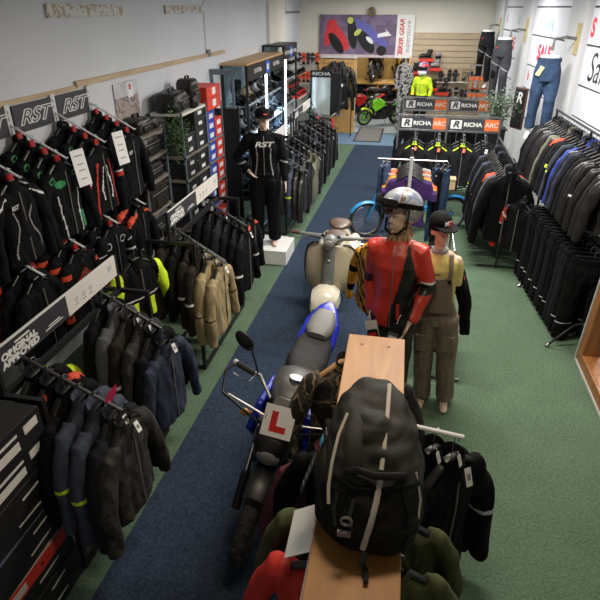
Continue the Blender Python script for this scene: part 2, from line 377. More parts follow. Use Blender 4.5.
# ------------------------------------------------------------ garments
def jacket(name, label, cat, cols, region=None, T=.10, L=.60, Wd=.20, sl=.58, spread=.085, seed=1, vox=.012, hang='plastic', block=None, tg=None,
           collar=.055, ccol=None, zipm='gplastic', logo=None, logom='white', amp=.015, cuff=True):
    """a jacket hanging from its hook: local -Y is the front, origin at the top of the hook"""
    t = thing(name, label, cat)
    mats = [M_(c) for c in cols]; b = MB(); h = T/2
    rg = [(-.125, .055, .05), (-.15, .09, h*.8), (-.175, .15, h*.85), (-.205, Wd-.01, h*.9), (-.30, Wd, h*1.05), (-.45, Wd-.01, h), (-.60, Wd, h*1.02), (-.125-L, Wd+.01, h*1.08)]
    b.rings([[Vector((rx*math.cos(a)*(1 if abs(math.cos(a)) < .95 else 1), ry*math.sin(a), z)) for a in [2*math.pi*j/20 for j in range(20)]] for z, rx, ry in rg])
    for s in (-1, 1):
        pts = [(s*(Wd-.07), 0, -.185), (s*(Wd-.005), 0, -.215), (s*(Wd+.035+spread*.3), -.004, -.34), (s*(Wd+.05+spread*.7), -.012, -.19-sl*.55), (s*(Wd+.05+spread), -.03, -.19-sl)]
        q = min(h*1.0, .058)
        b.tube(pts, [(.045, q*.8), (.062, q), (.062, q*1.05), (.055, q), (.045, q*.85)], 12)
    me = fuse(b, 'shell', mats, vox, 3, region, amp, seed=seed)
    link('shell', me, t)
    cm = M_(ccol or cols[0]); c = MB(); rs = []
    for z, rx, ry in [(-.165, .085, h*.8+.01), (-.135, .068, .05), (-.125+collar*.6, .064, .046), (-.125+collar, .062, .044), (-.125+collar*.7, .050, .034), (-.13, .048, .03)]:
        rs.append([Vector((rx*math.cos(a), ry*math.sin(a)-.004+(.018 if math.sin(a) < -.5 else 0)*(z+.165), z+.018*math.sin(a))) for a in [2*math.pi*j/18 for j in range(18)]])
    c.rings(rs, False).build('collar', cm, t)
    hm = {'plastic': 'plastic', 'wood': None, 'lime': 'lime', 'white': 'whitep'}[hang]
    hm = M_(hm) if hm else wood('hanger_wood', (.42, .24, .1), (.55, .33, .15))
    g = MB().tube([(-.165, 0, -.178), (-.1, 0, -.135), (-.03, 0, -.09), (.03, 0, -.09), (.1, 0, -.135), (.165, 0, -.178)], (.012, .018), 8, ref=(0, 0, 1))
    ho = g.build('hanger', hm, t)
    hk = [(0, 0, -.09), (0, 0, -.045)]+[(.018-.018*math.cos(a)-.0, 0, -.030+.024*math.sin(a)+.004) for a in [R(k) for k in range(0, 200, 28)]]
    MB().tube(hk, .0028, 6, ref=(0, 1, 0)).build('hook', M_('metal'), ho)
    if block: bev(MB().box((0, 0, -.062), (.062, .03, .05), taper=.75).build('size_cap', M_(block), ho), .006)
    z = MB(); z.tube([(0, -h*1.03, -.17), (0, -h*1.16, -.30), (0, -h*1.1, -.45), (0, -h*1.18, -.12-L)], (.006, .004), 6); z.build('zip', M_(zipm), t)
    if tg:
        q = MB().box((.0, 0, 0), (.042, .002, .065)).build('price_tag', M_('whitep' if tg is True else tg), t, (.02, -h-.026, -.135), False); q.rotation_euler = (R(-28), R(12), 0); MB().box((0, -.0015, .0), (.022, .001, .022)).build('printed_mark', M_('gplastic'), q, smooth=False)
    if logo: text('logo', logo, .045, M_(logom), t, (-.09, -h*1.12-.006, -.27), (R(88), R(0), 0), .001, .25, .001)
    return t
def sleeve_band(zlo, zhi, base=0, band=1): return lambda c, n: band if (abs(c.x) > .205 and zlo < c.z < zhi) else base
def rg_green(c, n):
    if abs(c.x) > .12 and ((abs(c.x)-.165)/.05)**2+((c.z+.215)/.028)**2 < 1 and ((abs(c.x)-.165)/.038)**2+((c.z+.215)/.018)**2 > 1: return 1
    if .13 < c.x < .19 and -.70 < c.z < -.55: return 2
    if abs(abs(c.x)-.125-(c.z+.5)*.1) < .006 and c.z < -.35: return 3
    return 0
def rg_green2(c, n):
    if n.y < 0 and ((c.x+.08)/.06)**2+((c.z+.26)/.03)**2 < 1: return 1
    return rg_green(c, n)
def rg_red(c, n):
    x = abs(c.x)
    if x < .19 and abs(x-.12+(c.z+.4)*.14) < .012 and c.z < -.24: return 1
    if x < .19 and abs(x-.075+abs(c.z+.5)*.2) < .009 and -.6 < c.z < -.28: return 2
    if x > .21 and -.45 < c.z < -.40: return 1
    if x > .21 and -.40 < c.z < -.385: return 2
    return 0
def rg_white(c, n):
    x = abs(c.x)
    if n.y < .2 and x < .19 and abs(x-.11-.04*math.sin((c.z+.3)*14)) < .006 and -.66 < c.z < -.3: return 1
    if x > .13 and abs(c.z+.20+.5*(x-.15)) < .010 and n.z > 0: return 2
    return 0
def rg_orange(c, n):
    if n.y > .3: return 0
    d = abs(c.x)*.9+(c.z+.30)
    if 0 < d < .016 or .035 < d < .047: return 1
    if abs(c.x) > .2 and int((c.z+1)*22) % 4 == 0: return 1
    return 0
def rg_arcs(c, n):
    x = abs(c.x)
    if n.y < .2 and .035 < math.hypot(x-.13, (c.z+.26)*1.3) < .046: return 1
    if x > .2 and abs((c.z % .12)-.06) < .012 and c.z < -.3: return 1
    return 0
def rg_lime(c, n):
    x = abs(c.x)
    if x > .19 and c.z > -.56 and n.y < .6: return 1
    if abs(x-.09) < .02 and -.62 < c.z < -.45: return 1
    if abs(c.z+.42) < .008: return 2
    return 0
def rg_hiv(c, n): return 1 if c.z > -.45 or abs(c.x) > .2 else 0
def band2(c, n):
    if abs(c.x) > .205 and -.47 < c.z < -.455: return 1
    if abs(c.x) < .06 and n.y < 0 and abs(c.z+.40) < .0: return 1
    return 0
def rg_beige(c, n):
    if abs(c.x) > .20 and -.50 < c.z < -.488: return 1
    if n.y < -.3 and c.x > .04 and abs(c.z+.38-.5*(c.x-.1)) < .006 and c.x < .15: return 1
    if c.x > .16 and abs(c.z+.40) < .018 and abs(c.y) < .03: return 1
    return 0
def rg_piping(c, n): return 1 if abs(abs(c.x)-.17-.05*math.cos(c.z*6)) < .006 and n.y < .3 and c.z < -.2 else 0
def rg_redsh(c, n): return 1 if (n.z > .35 and abs(c.x) > .07 and c.z > -.24) else 0
MJ = 'motorcycle_jacket'
P = {}
def J(key, cols, **k): P[key] = jacket(k.pop('name', MJ), 'jacket', 'jacket', cols, seed=len(P)+1, **k)
J('green', ['black', 'green', 'green', 'lgrey'], region=rg_green, block='redp', vox=.009, Wd=.20)
J('greenlogo', ['black', 'green', 'green', 'white'], region=rg_green2, block='redp', vox=.009)
J('redwhite', ['black', 'red', 'white'], region=rg_red, block='redp', vox=.009)
J('whiteline', ['black', 'lgrey', 'white'], region=rg_white, block='redp', logo='RST', vox=.009)
J('plainrst', ['black'], block='redp', logo='RST')
J('orange', ['black', 'redor'], region=rg_orange, block='redp', vox=.009)
J('arcs', ['black', 'white'], region=rg_arcs, block='redp', vox=.009)
J('limeslv', ['black', 'lime', 'white'], region=rg_lime)
J('brown', ['brown', 'white'], region=band2, tg='card')
J('beige', ['beige', 'black'], region=rg_beige, tg='whitep', vox=.010, zipm='plastic', L=.62)
J('navy', ['navy', 'black'], region=None, tg='card', L=.62, Wd=.21, amp=.014)
J('camod', ['camod', 'black'], tg='whitep', amp=.014)
J('black', ['black', 'white'], region=None)
J('blackband', ['black', 'white'], region=band2, tg='card')
J('charcoal', ['black2'], tg='whitep', amp=.013)
J('slate', ['slate', 'lime'], region=lambda c, n: 1 if abs(c.x) > .2 and -.47 < c.z < -.455 else 0, amp=.012)
J('grey', ['grey'], amp=.012)
J('olive', ['khaki'], tg='whitep')
J('leather', ['blackl', 'white'], L=.55, amp=.008, name='leather_jacket')
J('leatherp', ['blackl', 'lgrey'], region=rg_piping, L=.58, name='leather_jacket')
J('redsh', ['black', 'redor'], region=rg_redsh)
J('limetip', ['black', 'lime'], region=lambda c, n: 1 if c.z < -.16 and c.z > -.6 and abs(c.x) > .24 and abs(c.z+.42) < .02 else 0, block='lgrey')
J('blue', ['blue', 'black'], region=lambda c, n: 1 if abs(c.x) < .1 else 0)
J('redmx', ['black', 'red', 'white'], region=lambda c, n: (1 if int((c.z+1+c.x)*26) % 4 or c.z < -.5 else 2) if abs(c.x) > .19 else 0)
J('neonh', ['black2'], hang='lime', block='lime', tg='orange')
J('tee_orange', ['orange'], L=.60, sl=.2, spread=.03, T=.05, name='t_shirt', collar=.01)
J('tee_yellow', ['yellow'], L=.60, sl=.2, spread=.03, T=.05, name='t_shirt', collar=.01)
J('tee_purple', ['purple'], L=.60, sl=.2, spread=.03, T=.05, name='t_shirt', collar=.01)
J('tee_grey', ['lgrey'], L=.60, sl=.2, spread=.03, T=.05, name='t_shirt', collar=.01)
for k in ('tee_orange', 'tee_yellow', 'tee_purple', 'tee_grey'): P[k]['category'] = 'shirt'
J('camo', ['camo'], hang='wood', T=.13, L=.60, Wd=.22, amp=.014, vox=.011)
J('maroon', ['maroon'], T=.10, L=.55, amp=.012)
J('redfleece', ['red', 'lgrey'], region=sleeve_band(-.62, -.60), T=.13, amp=.014, Wd=.22)
J('olivej', ['olive', 'lgrey'], region=sleeve_band(-.62, -.60), T=.13, amp=.014, Wd=.22)
J('hiv', ['lime', 'white'], region=lambda c, n: 1 if abs(c.z+.42) < .025 else 0)
def trousers(key, cols, region=None, L=.98, T=.09, seed=1, name='riding_trousers', Wd=.175, vox=.012):
    t = thing(name, 'trousers', 'trousers'); b = MB(); h = T/2
    b.rings([[Vector((rx*math.cos(a), h*ry*math.sin(a), z)) for a in [2*math.pi*j/18 for j in range(18)]] for z, rx, ry in [(-.10, Wd, .8), (-.14, Wd, .9), (-.24, Wd+.01, 1.1), (-.36, Wd+.01, 1.1)]])
    for s in (-1, 1): b.tube([(s*.09, 0, -.24), (s*.10, -.004, -.45), (s*.11, 0, -.65), (s*.12, 0, -.10-L)], [(.095, h), (.088, h), (.078, h), (.07, h*.9)], 12)
    link('trouser_shell', fuse(b, 'trouser_shell', [M_(c) for c in cols], vox, 3, region, .012, seed=seed), t)
    MB().rings([[Vector((rx*math.cos(a), h*.95*math.sin(a)*1.05, z)) for a in [2*math.pi*j/18 for j in range(18)]] for z, rx in [(-.14, Wd+.004), (-.095, Wd+.004), (-.095, Wd-.012), (-.14, Wd-.012)]], False).build('waistband', M_(cols[0]), t)
    g = MB().tube([(-.16, 0, -.07), (.16, 0, -.07)], .006, 6); 
    for s in (-1, 1): g.box((s*.13, 0, -.09), (.03, .03, .05))
    ho = g.build('clip_hanger', M_('plastic'), t)
    MB().tube([(0, 0, -.07), (0, 0, -.03)]+[(.018-.018*math.cos(a), 0, -.026+.024*math.sin(a)) for a in [R(k) for k in range(0, 200, 28)]], .0028, 6, ref=(0, 1, 0)).build('hook', M_('metal'), ho)
    P[key] = t
trousers('tr_black', ['black', 'white'], lambda c, n: 1 if abs(c.z+.86) < .006 else 0, seed=3)
trousers('tr_char', ['black2'], seed=4)
trousers('tr_denim', ['denim'], seed=5, name='denim_jeans', T=.06)

trousers('tr_maroon', ['maroon'], seed=8)
ORD = ['nearest', 'second', 'third', 'fourth', 'fifth', 'sixth', 'seventh', 'eighth', 'ninth', 'tenth', 'eleventh', 'twelfth', 'thirteenth', 'fourteenth', 'fifteenth', 'sixteenth', 'seventeenth', 'eighteenth', 'nineteenth', 'twentieth', 'twenty-first', 'twenty-second', 'twenty-third', 'twenty-fourth', 'twenty-fifth', 'twenty-sixth', 'twenty-seventh', 'twenty-eighth']
DESC = dict(green='black jacket with green shoulder patches', greenlogo='black jacket with green chest and shoulder patches', redwhite='black jacket with red and white stripes', whiteline='black jacket with thin white piping', plainrst='plain black jacket with red hanger cap', orange='black jacket with red-orange chevrons', arcs='black jacket with white arcs and dashes', limeslv='black jacket with fluorescent yellow sleeves', brown='dark brown jacket', beige='beige jacket', navy='navy blue jacket', camod='dark camouflage jacket', black='black jacket', blackband='black jacket with thin white sleeve band', charcoal='charcoal jacket', slate='slate blue jacket with yellow sleeve flash', grey='grey jacket', olive='khaki green jacket', leather='black leather jacket', leatherp='black leather jacket with pale piping', redsh='black jacket with red shoulders', limetip='black jacket with yellow sleeve flash', blue='blue and black jacket', redmx='black jacket with red and white patterned sleeves', neonh='black jacket on yellow hanger', tee_orange='orange T-shirt', tee_yellow='amber yellow T-shirt', tee_purple='purple T-shirt', tee_grey='pale grey T-shirt', camo='camouflage jacket', maroon='maroon top', redfleece='red jacket', olivej='olive green jacket', hiv='fluorescent yellow jacket', tr_black='black riding trousers', tr_char='charcoal riding trousers', tr_denim='dark denim jeans', tr_navy='navy riding trousers', tr_maroon='maroon trousers')
def run(keys, pos, rz, where, group, jit=.06, scale=None, ords=None, flip=False):
    """a row of hanging garments, one object each"""
    for i, (k, p) in enumerate(zip(keys, pos)):
        o = (ords or ORD)[i]
        place(P[k], p, rz+random.uniform(-jit, jit), '%s, %s %s' % (DESC[k], o, where), group, scale or (1, random.uniform(.92, 1.05), random.uniform(.97, 1.03)))
WALLORD = ['innermost', 'second out', 'third out', 'fourth out', 'fifth out', 'sixth out']
def arm(y, x0, z0, n, keys, where, group, dx=.10, dz=.055, parent=None, rz=R(90), armlen=None, mt='metal', jit=.05, ax=(1, 0)):
    """sloping display arm with hooks, garments hung facing the aisle"""
    L_ = armlen or (n*dx+.04); s = dz/dx
    m = MB(); m.tube([(0, 0, 0), (ax[0]*L_, ax[1]*L_, -L_*s)], (.008, .012), 8)
    for i in range(n+1): q = (i+.5)*dx; m.ell((ax[0]*q, ax[1]*q, -q*s+.014), (.006, .006, .008), 6, 4)
    a = m.build('display_arm', M_(mt), parent, None)
    if parent: a.location = Vector((x0, y, z0))-Vector(parent.location)
    else: a.location = (x0, y, z0)
    pos = [(x0+ax[0]*(.5+i)*dx, y+ax[1]*(.5+i)*dx, z0-(.5+i)*dz+.012) for i in range(n)]
    run(keys, pos, rz, where, group, jit, ords=WALLORD)
    return a

# ---- RST display on the left wall
rst = thing('wall_display', 'slotted silver wall display uprights with black white-lettered header panels on the left wall', 'display rack', (-3.2, 4.3, 0))
for y in (2.82, 3.42, 4.03, 4.65, 5.25):
    m = MB().b2((.0, y-4.3-.03, .25), (.03, y-4.3+.03, 2.44))
    for i in range(40): m.b2((.03, y-4.3-.012, .3+i*.053), (.031, y-4.3-.004, .33+i*.053), 1)
    m.build('upright', [M_('wmetal'), M_('dmetal')], rst, smooth=False)
for i, y in enumerate((2.85+.27, 3.725, 4.34, 4.95)):
    s = MB().b2((.02, y-4.3-.265, 2.205), (.034, y-4.3+.265, 2.42)).build('header_panel', mat('dark_header', (.03, .03, .037), .5), rst, smooth=False)
    text('lettering', 'RST', .155, M_('whitep'), s, (.036, y-4.3, 2.31), FX, .0006, .45, .008, sx=1.55)
    text('lettering', 'RST', .155, mat('dark_header', None), s, (.0375, y-4.3, 2.31), FX, .0004, .45, -.001, sx=1.55)
arm_y = [3.44, 4.03, 4.65, 5.25]
top = [['whiteline']*4, ['green', 'green', 'green', 'greenlogo'], ['black', 'green', 'redwhite', 'redwhite'], ['plainrst', 'redwhite', 'plainrst', 'plainrst']]
low = [['redsh', 'redmx', 'black', 'black'], ['orange', 'orange', 'orange', 'orange'], ['arcs', 'arcs', 'arcs', 'arcs'], ['plainrst', 'plainrst', 'redsh', 'redsh']]
nm = ['nearest upper', 'second upper', 'third upper', 'furthest upper']
for y, ks, n_ in zip(arm_y, top, nm): arm(y, -3.17, 2.28, 4, ks, 'left wall %s arm' % n_, 'jackets on the left wall display', parent=rst, mt='wmetal')
for y, ks, n_ in zip(arm_y, low, nm): arm(y, -3.17, 1.50, 4, ks, 'left wall %s arm' % n_.replace('upper', 'lower'), 'jackets on the left wall display', parent=rst, mt='wmetal')
for i, (p, r_) in enumerate([((-2.70, 4.16, 1.93), 'the green-patched jackets'), ((-2.68, 4.83, 1.95), 'the red and white striped jackets')]):
    q = thing('hanging_sign', 'white hanging information card in front of %s' % r_, 'sign', p, rot=(0, R(-8), R(-12)))
    MB().box((0, 0, 0), (.003, .15, .30)).build('card', M_('whitep'), q, smooth=False)
    for z in (.10, .03, -.02, -.09): MB().box((.0025, 0, z), (.001, .07 if z < .1 else .09, .008)).build('printed_line', M_('gplastic'), q, smooth=False)
ps = thing('wall_poster', 'landscape photo poster with small white label on the left wall', 'poster', (-3.19, 6.05, 2.19))
MB().box((0, 0, 0), (.006, .56, .40)).build('print', patches('landscape_print', [(.25, .2, .2), (.42, .37, .35), (.18, .14, .15), (.36, .30, .28)], 5), ps, smooth=False)
MB().b2((.003, -.28, .05), (.0045, .28, .20)).build('sky_print', mat('pale_sky_print', (.5, .5, .53), .7), ps, smooth=False)
MB().b2((.0045, .02, .03), (.006, .16, .19)).build('label', M_('whitep'), ps, smooth=False)
m = MB(); 
for a in range(5): m.box((.007, .09+.022*math.cos(a*1.26), .14+.022*math.sin(a*1.26)), (.002, .03, .016), (a*1.26, 0, 0))
m.build('red_emblem', M_('redp'), ps, smooth=False)

# ---- clothes gondolas along the aisle
def gondola(y0, y1, label, sign, xa=-2.2, xb=-1.77, ztop=1.32):
    xc = (xa+xb)/2; t = thing('clothes_rack', label, 'rack', (xc, (y0+y1)/2, 0)); L = (y1-y0)/2; h = (xb-xa)/2; bm_ = M_('blackm')
    for y in (-L, L):
        for x in (-h, h): MB().b2((x-.015, y-.015, 0), (x+.015, y+.015, ztop)).build('post', bm_, t, smooth=False)
        [MB().b2((-h, y-.014, z_-.03), (h, y+.014, z_)).build('end_rail', bm_, t, smooth=False) for z_ in (ztop, .03)]
        MB().b2((-.012, y-.012, ztop), (.012, y+.012, 1.58)).build('sign_post', bm_, t, smooth=False)
    for x in (-h, h): MB().b2((x-.014, -L, 0), (x+.014, L, .03)).build('base_rail', bm_, t, smooth=False)
    MB().b2((-.018, -L, ztop-.035), (.018, L, ztop)).build('top_rail', bm_, t, smooth=False)
    if sign:
        s = MB().b2((-.006, -L, 1.43), (.010, L*.02, 1.575)).build('dark_header', mat('dark_header', None), t, smooth=False)
        MB().b2((-.006, L*.02, 1.43), (.010, L, 1.575)).build('pale_header', M_('card'), t, smooth=False)
        MB().b2((-.006, -L, 1.575), (.011, L, 1.58)).build('header_edge', M_('whitep'), t, smooth=False)
        text('lettering', 'ORIGINAL', .052, M_('whitep'), s, (.0115, -L*.70, 1.508), FX, .0005, 0, .003, sx=1.25)
        text('lettering', 'APPROVED', .052, M_('whitep'), s, (.0115, -L*.70, 1.462), FX, .0005, 0, .003, sx=1.2)
        MB().b2((.010, -L*.75, 1.540), (.0115, -L*.55, 1.550)).build('small_print', M_('whitep'), s, smooth=False)
        MB().b2((.010, -L*.35, 1.46), (.0115, -L*.08, 1.466)).b2((.010, -L*.30, 1.475), (.0115, -L*.12, 1.481)).build('small_print', M_('whitep'), s, smooth=False)
        m = MB()
        for k in range(3): m.b2((.010, L*(.15+.13*k), 1.465), (.011, L*(.21+.13*k), 1.47)); m.torus((.011, L*(.18+.13*k), 1.50), .014, .0015, 'x', 16, 4)
        m.build('printed_icon', M_('gplastic'), t)
        text('printed_bird', 'W', .06, mat('pale_teal_print', (.35, .47, .47), .6), t, (.0115, L*.85, 1.515), FX, .0004)
    return t
SG = 'black framed clothes rack with a dark and white header sign'
ga = gondola(1.98, 3.25, SG+', nearest in the left row', True)
arm(2.16, -1.97, 1.44, 6, ['black', 'redsh', 'black', 'slate', 'slate', 'charcoal'], 'on nearest left rack, near arm', 'jackets on the nearest left rack', .085, .045, ga, mt='blackm')
place(P['camod'], (-1.44, 2.16, 1.17), R(90), 'dark camouflage jacket at the aisle end of the near arm, nearest left rack', 'jackets on the nearest left rack')
arm(3.00, -2.02, 1.44, 5, ['black', 'grey', 'brown', 'camod', 'black'], 'on nearest left rack, far arm', 'jackets on the nearest left rack', .085, .05, ga, mt='blackm')
place(P['navy'], (-1.57, 3.0, 1.15), R(84), 'navy blue jacket facing the aisle, end of the far arm, nearest left rack', 'jackets on the nearest left rack')
place(P['hiv'], (-2.10, 2.42, 1.22), R(80), 'fluorescent yellow jacket packed inside the nearest left rack', 'jackets on the nearest left rack')
gb = gondola(4.17, 5.48, SG+', second in the left row', True)
arm(4.33, -2.10, 1.44, 3, ['brown', 'black', 'brown'], 'on second left rack, near arm', 'jackets on the second left rack', .09, .055, gb, armlen=.56, mt='blackm')
arm(4.30, -1.83, 1.29, 3, ['brown', 'beige', 'beige'], 'on second left rack, front arm', 'jackets on the second left rack', .09, .06, gb, mt='blackm')
arm(5.22, -2.10, 1.40, 5, ['limetip', 'limetip', 'charcoal', 'black', 'blackband'], 'on second left rack, far arm', 'jackets on the second left rack', .085, .05, gb, armlen=.5, mt='blackm')
place(P['blackband'], (-1.63, 5.2, 1.15), R(90), 'black jacket with white sleeve band, outermost on the far arm of the second left rack', 'jackets on the second left rack')
place(P['redsh'], (-1.66, 5.55, 1.16), R(90), 'black jacket with red shoulders hanging at the far corner of the second left rack', 'jackets on the second left rack')
for i, (y, x) in enumerate([(3.74, -2.10), (3.90, -2.12)]):
    place(P['limeslv'] if i == 0 else P['brown'], (x, y, [1.42, 1.34][i]), R(70), ['black jacket with bright yellow sleeves hanging between the two nearest left racks', 'dark brown jacket hanging at the near end of the second left rack'][i], 'jackets between left racks')
gc = gondola(7.85, 9.25, 'black clothes rack with a plain pale header, third in the left row', False, ztop=1.22)
gd = gondola(9.45, 11.0, SG+', fourth in the left row', True, ztop=1.15)
FAR = [(7.95, ['black', 'charcoal', 'leather', 'slate', 'leather', 'leather']), (8.5, ['olive', 'charcoal', 'slate', 'leather', 'grey', 'charcoal']), (9.05, ['black', 'black', 'charcoal', 'charcoal', 'olive', 'olive']),
       (9.6, ['brown', 'charcoal', 'black', 'blackband', 'black', 'charcoal']), (10.15, ['charcoal', 'black', 'brown', 'slate', 'black', 'black']), (10.7, ['black', 'brown', 'charcoal', 'black', 'brown', 'charcoal']), (11.25, ['black', 'camod', 'black', 'charcoal', 'blackband', 'black'])]
for j, (y, ks) in enumerate(FAR):
    arm(y, -2.02, 1.30, 6, ks, 'in far left row, %s arm' % ORD[j], 'jackets on the far left rack row', .088, .05, [gc, gc, gc, gd, gd, gd, gd][j], mt='blackm')
hb = thing('header_board', 'blank pale header board above the third left rack', 'sign', (-1.98, 8.35, 1.42))
MB().box((0, 0, 0), (.012, .9, .16)).build('board', M_('card'), hb, smooth=False)
for y in (-.3, .3): MB().b2((-.01, y-.01, -.13), (.01, y+.01, -.07)).build('bracket', M_('blackm'), hb, smooth=False)

# ------------------------------------------------------------ shelving with boxes and luggage on the left wall
def shelf_unit(x0, x1, y0, y1, zs_, label, h=2.0):
    t = thing('shelving_unit', label, 'shelf', ((x0+x1)/2, (y0+y1)/2, 0)); a = (x1-x0)/2; b = (y1-y0)/2
    for sx in (-1, 1):
        for sy in (-1, 1):
            MB().b2((sx*a-.018*(sx > 0), sy*b-.03*(sy > 0), 0), (sx*a+.018*(sx < 0), sy*b+.03*(sy < 0), h)).build('post', mat('blue_grey_steel', (.13, .17, .21), .45, .3), t, smooth=False)
    for z in zs_: 
        s = MB().b2((-a, -b, z-.03), (a, b, z)).build('shelf_board', M_('card') if z > 1.9 else mat('chipboard', (.17, .15, .125), .8), t, smooth=False)
    return t
shelf_unit(-3.17, -2.75, 6.5, 7.38, [.12, .5, .84, 1.16, 1.46, 1.98], 'steel shelving unit with black boot boxes against the left wall')
shelf_unit(-3.17, -2.77, 7.42, 8.10, [.12, .5, .84, 1.16, 1.46], 'steel shelving unit with blue and red shoe boxes against the left wall', 1.92)
shelf_unit(-3.17, -2.85, 5.58, 6.22, [.25, .65, 1.0, 1.35, 1.62, 1.88], 'narrow shelf with black bags beside the wall display', 1.9)
def carton(name, d, col, label, loc, group, lab=(.5, .4), rot=(0, 0, 0), cat='box', face='x', labm='whitep', lid=None):
    t = thing(name, label, cat, loc, rot=rot, group=group)
    bev(MB().b2((-d[0]/2, -d[1]/2, 0), (d[0]/2, d[1]/2, d[2]*.99)).build('carton', M_(col) if isinstance(col, str) else col, t, smooth=False), .003)
    bev(MB().b2((-d[0]/2-.003, -d[1]/2-.003, d[2]*.66), (d[0]/2+.003, d[1]/2+.003, d[2])).build('lid', M_(lid) if lid else (M_(col) if isinstance(col, str) else col), t, smooth=False), .003)
    if lab:
        MB().b2((d[0]/2+.003, -d[1]*lab[0]/2, d[2]*.25), (d[0]/2+.005, d[1]*lab[0]/2, d[2]*(.25+lab[1]))).build('label', M_(labm), t, smooth=False)
    return t
LV = {1.46: 4, 1.16: 2, .84: 2, .5: 2, .12: 2}
LN = {1.46: 'top', 1.16: 'second', .84: 'third', .5: 'fourth', .12: 'lowest'}
PL = ['bottom', 'second', 'third', 'topmost']
bb = mat('black_carton', (.012, .012, .013), .5); bc = mat('cobalt_carton', (.02, .05, .42), .5); rc = mat('red_carton', (.62, .04, .02), .5)
for z, n in LV.items():
    for c in range(2):
        for k in range(n):
            if z == 1.46 and c == 0 and k > 1: continue
            carton('boot_box', (.36, .37, .125), bb, 'black boot box, %s of the %s stack on the %s shelf' % (PL[k], ['near', 'far'][c], LN[z]), (-2.945, 6.74+.4*c, z+.13*k), 'black boot boxes', (.35, .35))
    for c in range(2):
        for k in range(4 if z == 1.46 and c == 0 else 2):
            if z == 1.46 and k > 2: continue
            carton('shoe_box', (.34, .28, .125), [bc, rc][c], '%s shoe box, %s of its stack on the %s shelf' % (['blue', 'red'][c], PL[k], LN[z]), (-2.95, 7.60+.31*c, z+.13*k), 'blue and red shoe boxes', (.55, .5))
for k in range(2): carton('shoe_box', (.36, .56, .15), rc, 'large red box with black lettering, %s of two on the second shelving unit' % ['lower', 'upper'][k], (-2.95, 7.76, 1.86+.155*k), 'large red boxes', (.25, .6))


def luggage(label, loc, d, rz=0, tall=False, col='blackl', cat='bag'):
    t = thing('luggage_bag', label, cat, loc, rz, 'motorcycle luggage bags'); w_, l_, h_ = d; rs = []
    for z, k in [(0, .90), (.05, .98), (.3, 1.0), (.7, .99), (.88, .94), (.96, .84), (1, .68)]:
        r_ = []
        for j in range(20):
            a = 2*math.pi*j/20; cx = math.copysign(abs(math.cos(a))**.45, math.cos(a)); cy = math.copysign(abs(math.sin(a))**.45, math.sin(a))
            r_.append(Vector((cx*w_/2*k, cy*l_/2*k, z*h_)))
        rs.append(r_)
    b = MB(); b.rings(rs); link('shell', fuse(b, 'shell', [M_(col)], .014, 2, None, .010, (9, 9, 9), seed=int(loc[1]*10)), t)
    MB().tube([(-.0, -l_*.2, h_*.96), (0, -l_*.18, h_+.035), (0, l_*.18, h_+.035), (0, l_*.2, h_*.96)], (.014, .006), 8).build('handle', M_('plastic'), t)
    MB().tube([(w_*.49, -l_*.4, h_*.62), (w_*.52, 0, h_*.62), (w_*.49, l_*.4, h_*.62)], .005, 6).build('zip', M_('gplastic'), t)
    bev(MB().box((w_*.48, 0, h_*.32), (.05, l_*.6, h_*.42)).build('pocket', M_(col), t), .015)
    return t
luggage('long black luggage bag on top of the shelving unit', (-2.95, 6.72, 1.985), (.34, .50, .23), .1)
luggage('upright black bag on top of the shelving unit', (-2.93, 7.22, 1.985), (.26, .26, .32))
luggage('small black pouch between the two bags on the shelving unit', (-2.82, 7.02, 1.985), (.16, .14, .14))
luggage('black bag on the top board of the narrow shelf', (-3.0, 5.82, 1.885), (.26, .34, .17))
luggage('small black bag at the far end of the narrow shelf top', (-3.0, 6.12, 1.885), (.2, .18, .12))
luggage('black bag on the second board of the narrow shelf', (-3.0, 5.9, 1.625), (.27, .5, .22))
luggage('flat black bag on the third board of the narrow shelf', (-3.0, 5.9, 1.355), (.27, .5, .18))
luggage('large dark brown bag low on the narrow shelf', (-2.99, 5.9, 1.005), (.30, .55, .32), col='brown')
luggage('black bag low on the narrow shelf', (-2.99, 5.9, .655), (.30, .55, .30))
def plant(label, loc, rad, n, sq=1, pot=True, h=0):
    t = thing('trailing_plant', label, 'plant', loc)
    rnd = random.Random(int(loc[1]*100)); m = MB(); st = MB()
    for i in range(n):
        p = Vector((rnd.gauss(0, .45)*rad, rnd.gauss(0, .45)*rad, h+rnd.gauss(0, .45)*rad*sq)); a = rnd.uniform(0, 6.28); e = rnd.uniform(-.7, .7); s = rnd.uniform(.03, .05)
        d = Vector((math.cos(a)*math.cos(e), math.sin(a)*math.cos(e), math.sin(e))); q = d.cross(Vector((0, 0, 1))).normalized()*s*.42; u = Vector((0, 0, .004))
        m.add([p, p+d*s*.5+q-u, p+d*s, p+d*s*.5-q-u, p+d*s*.5+u], [(0, 1, 4), (1, 2, 4), (2, 3, 4), (3, 0, 4)], i % 2)
    m.build('foliage', [mat('leaf_green', (.03, .075, .025), .5, var=.4), mat('pale_leaf_green', (.08, .15, .06), .5, var=.4)], t, smooth=False)
    for i in range(9):
        a = i*.7; st.tube([(0, 0, h-rad*.8*sq), (.3*rad*math.cos(a), .3*rad*math.sin(a), h), (.8*rad*math.cos(a), .8*rad*math.sin(a), h+rad*.5*sq*math.sin(i*2.1))], .004, 5)
    st.build('stem', mat('stem_green', (.06, .09, .03), .7), t)
    if pot: MB().rings([[Vector((r_*math.cos(a), r_*math.sin(a), z)) for a in [2*math.pi*j/20 for j in range(20)]] for z, r_ in [(0, .08), (.16, .11), (.18, .115), (.17, .10)]]).build('pot', M_('plastic'), t)
    return t
plant('green trailing plant hanging at the corner of the shelving unit', (-2.72, 6.22, 1.78), .17, 460, 1.8, False)
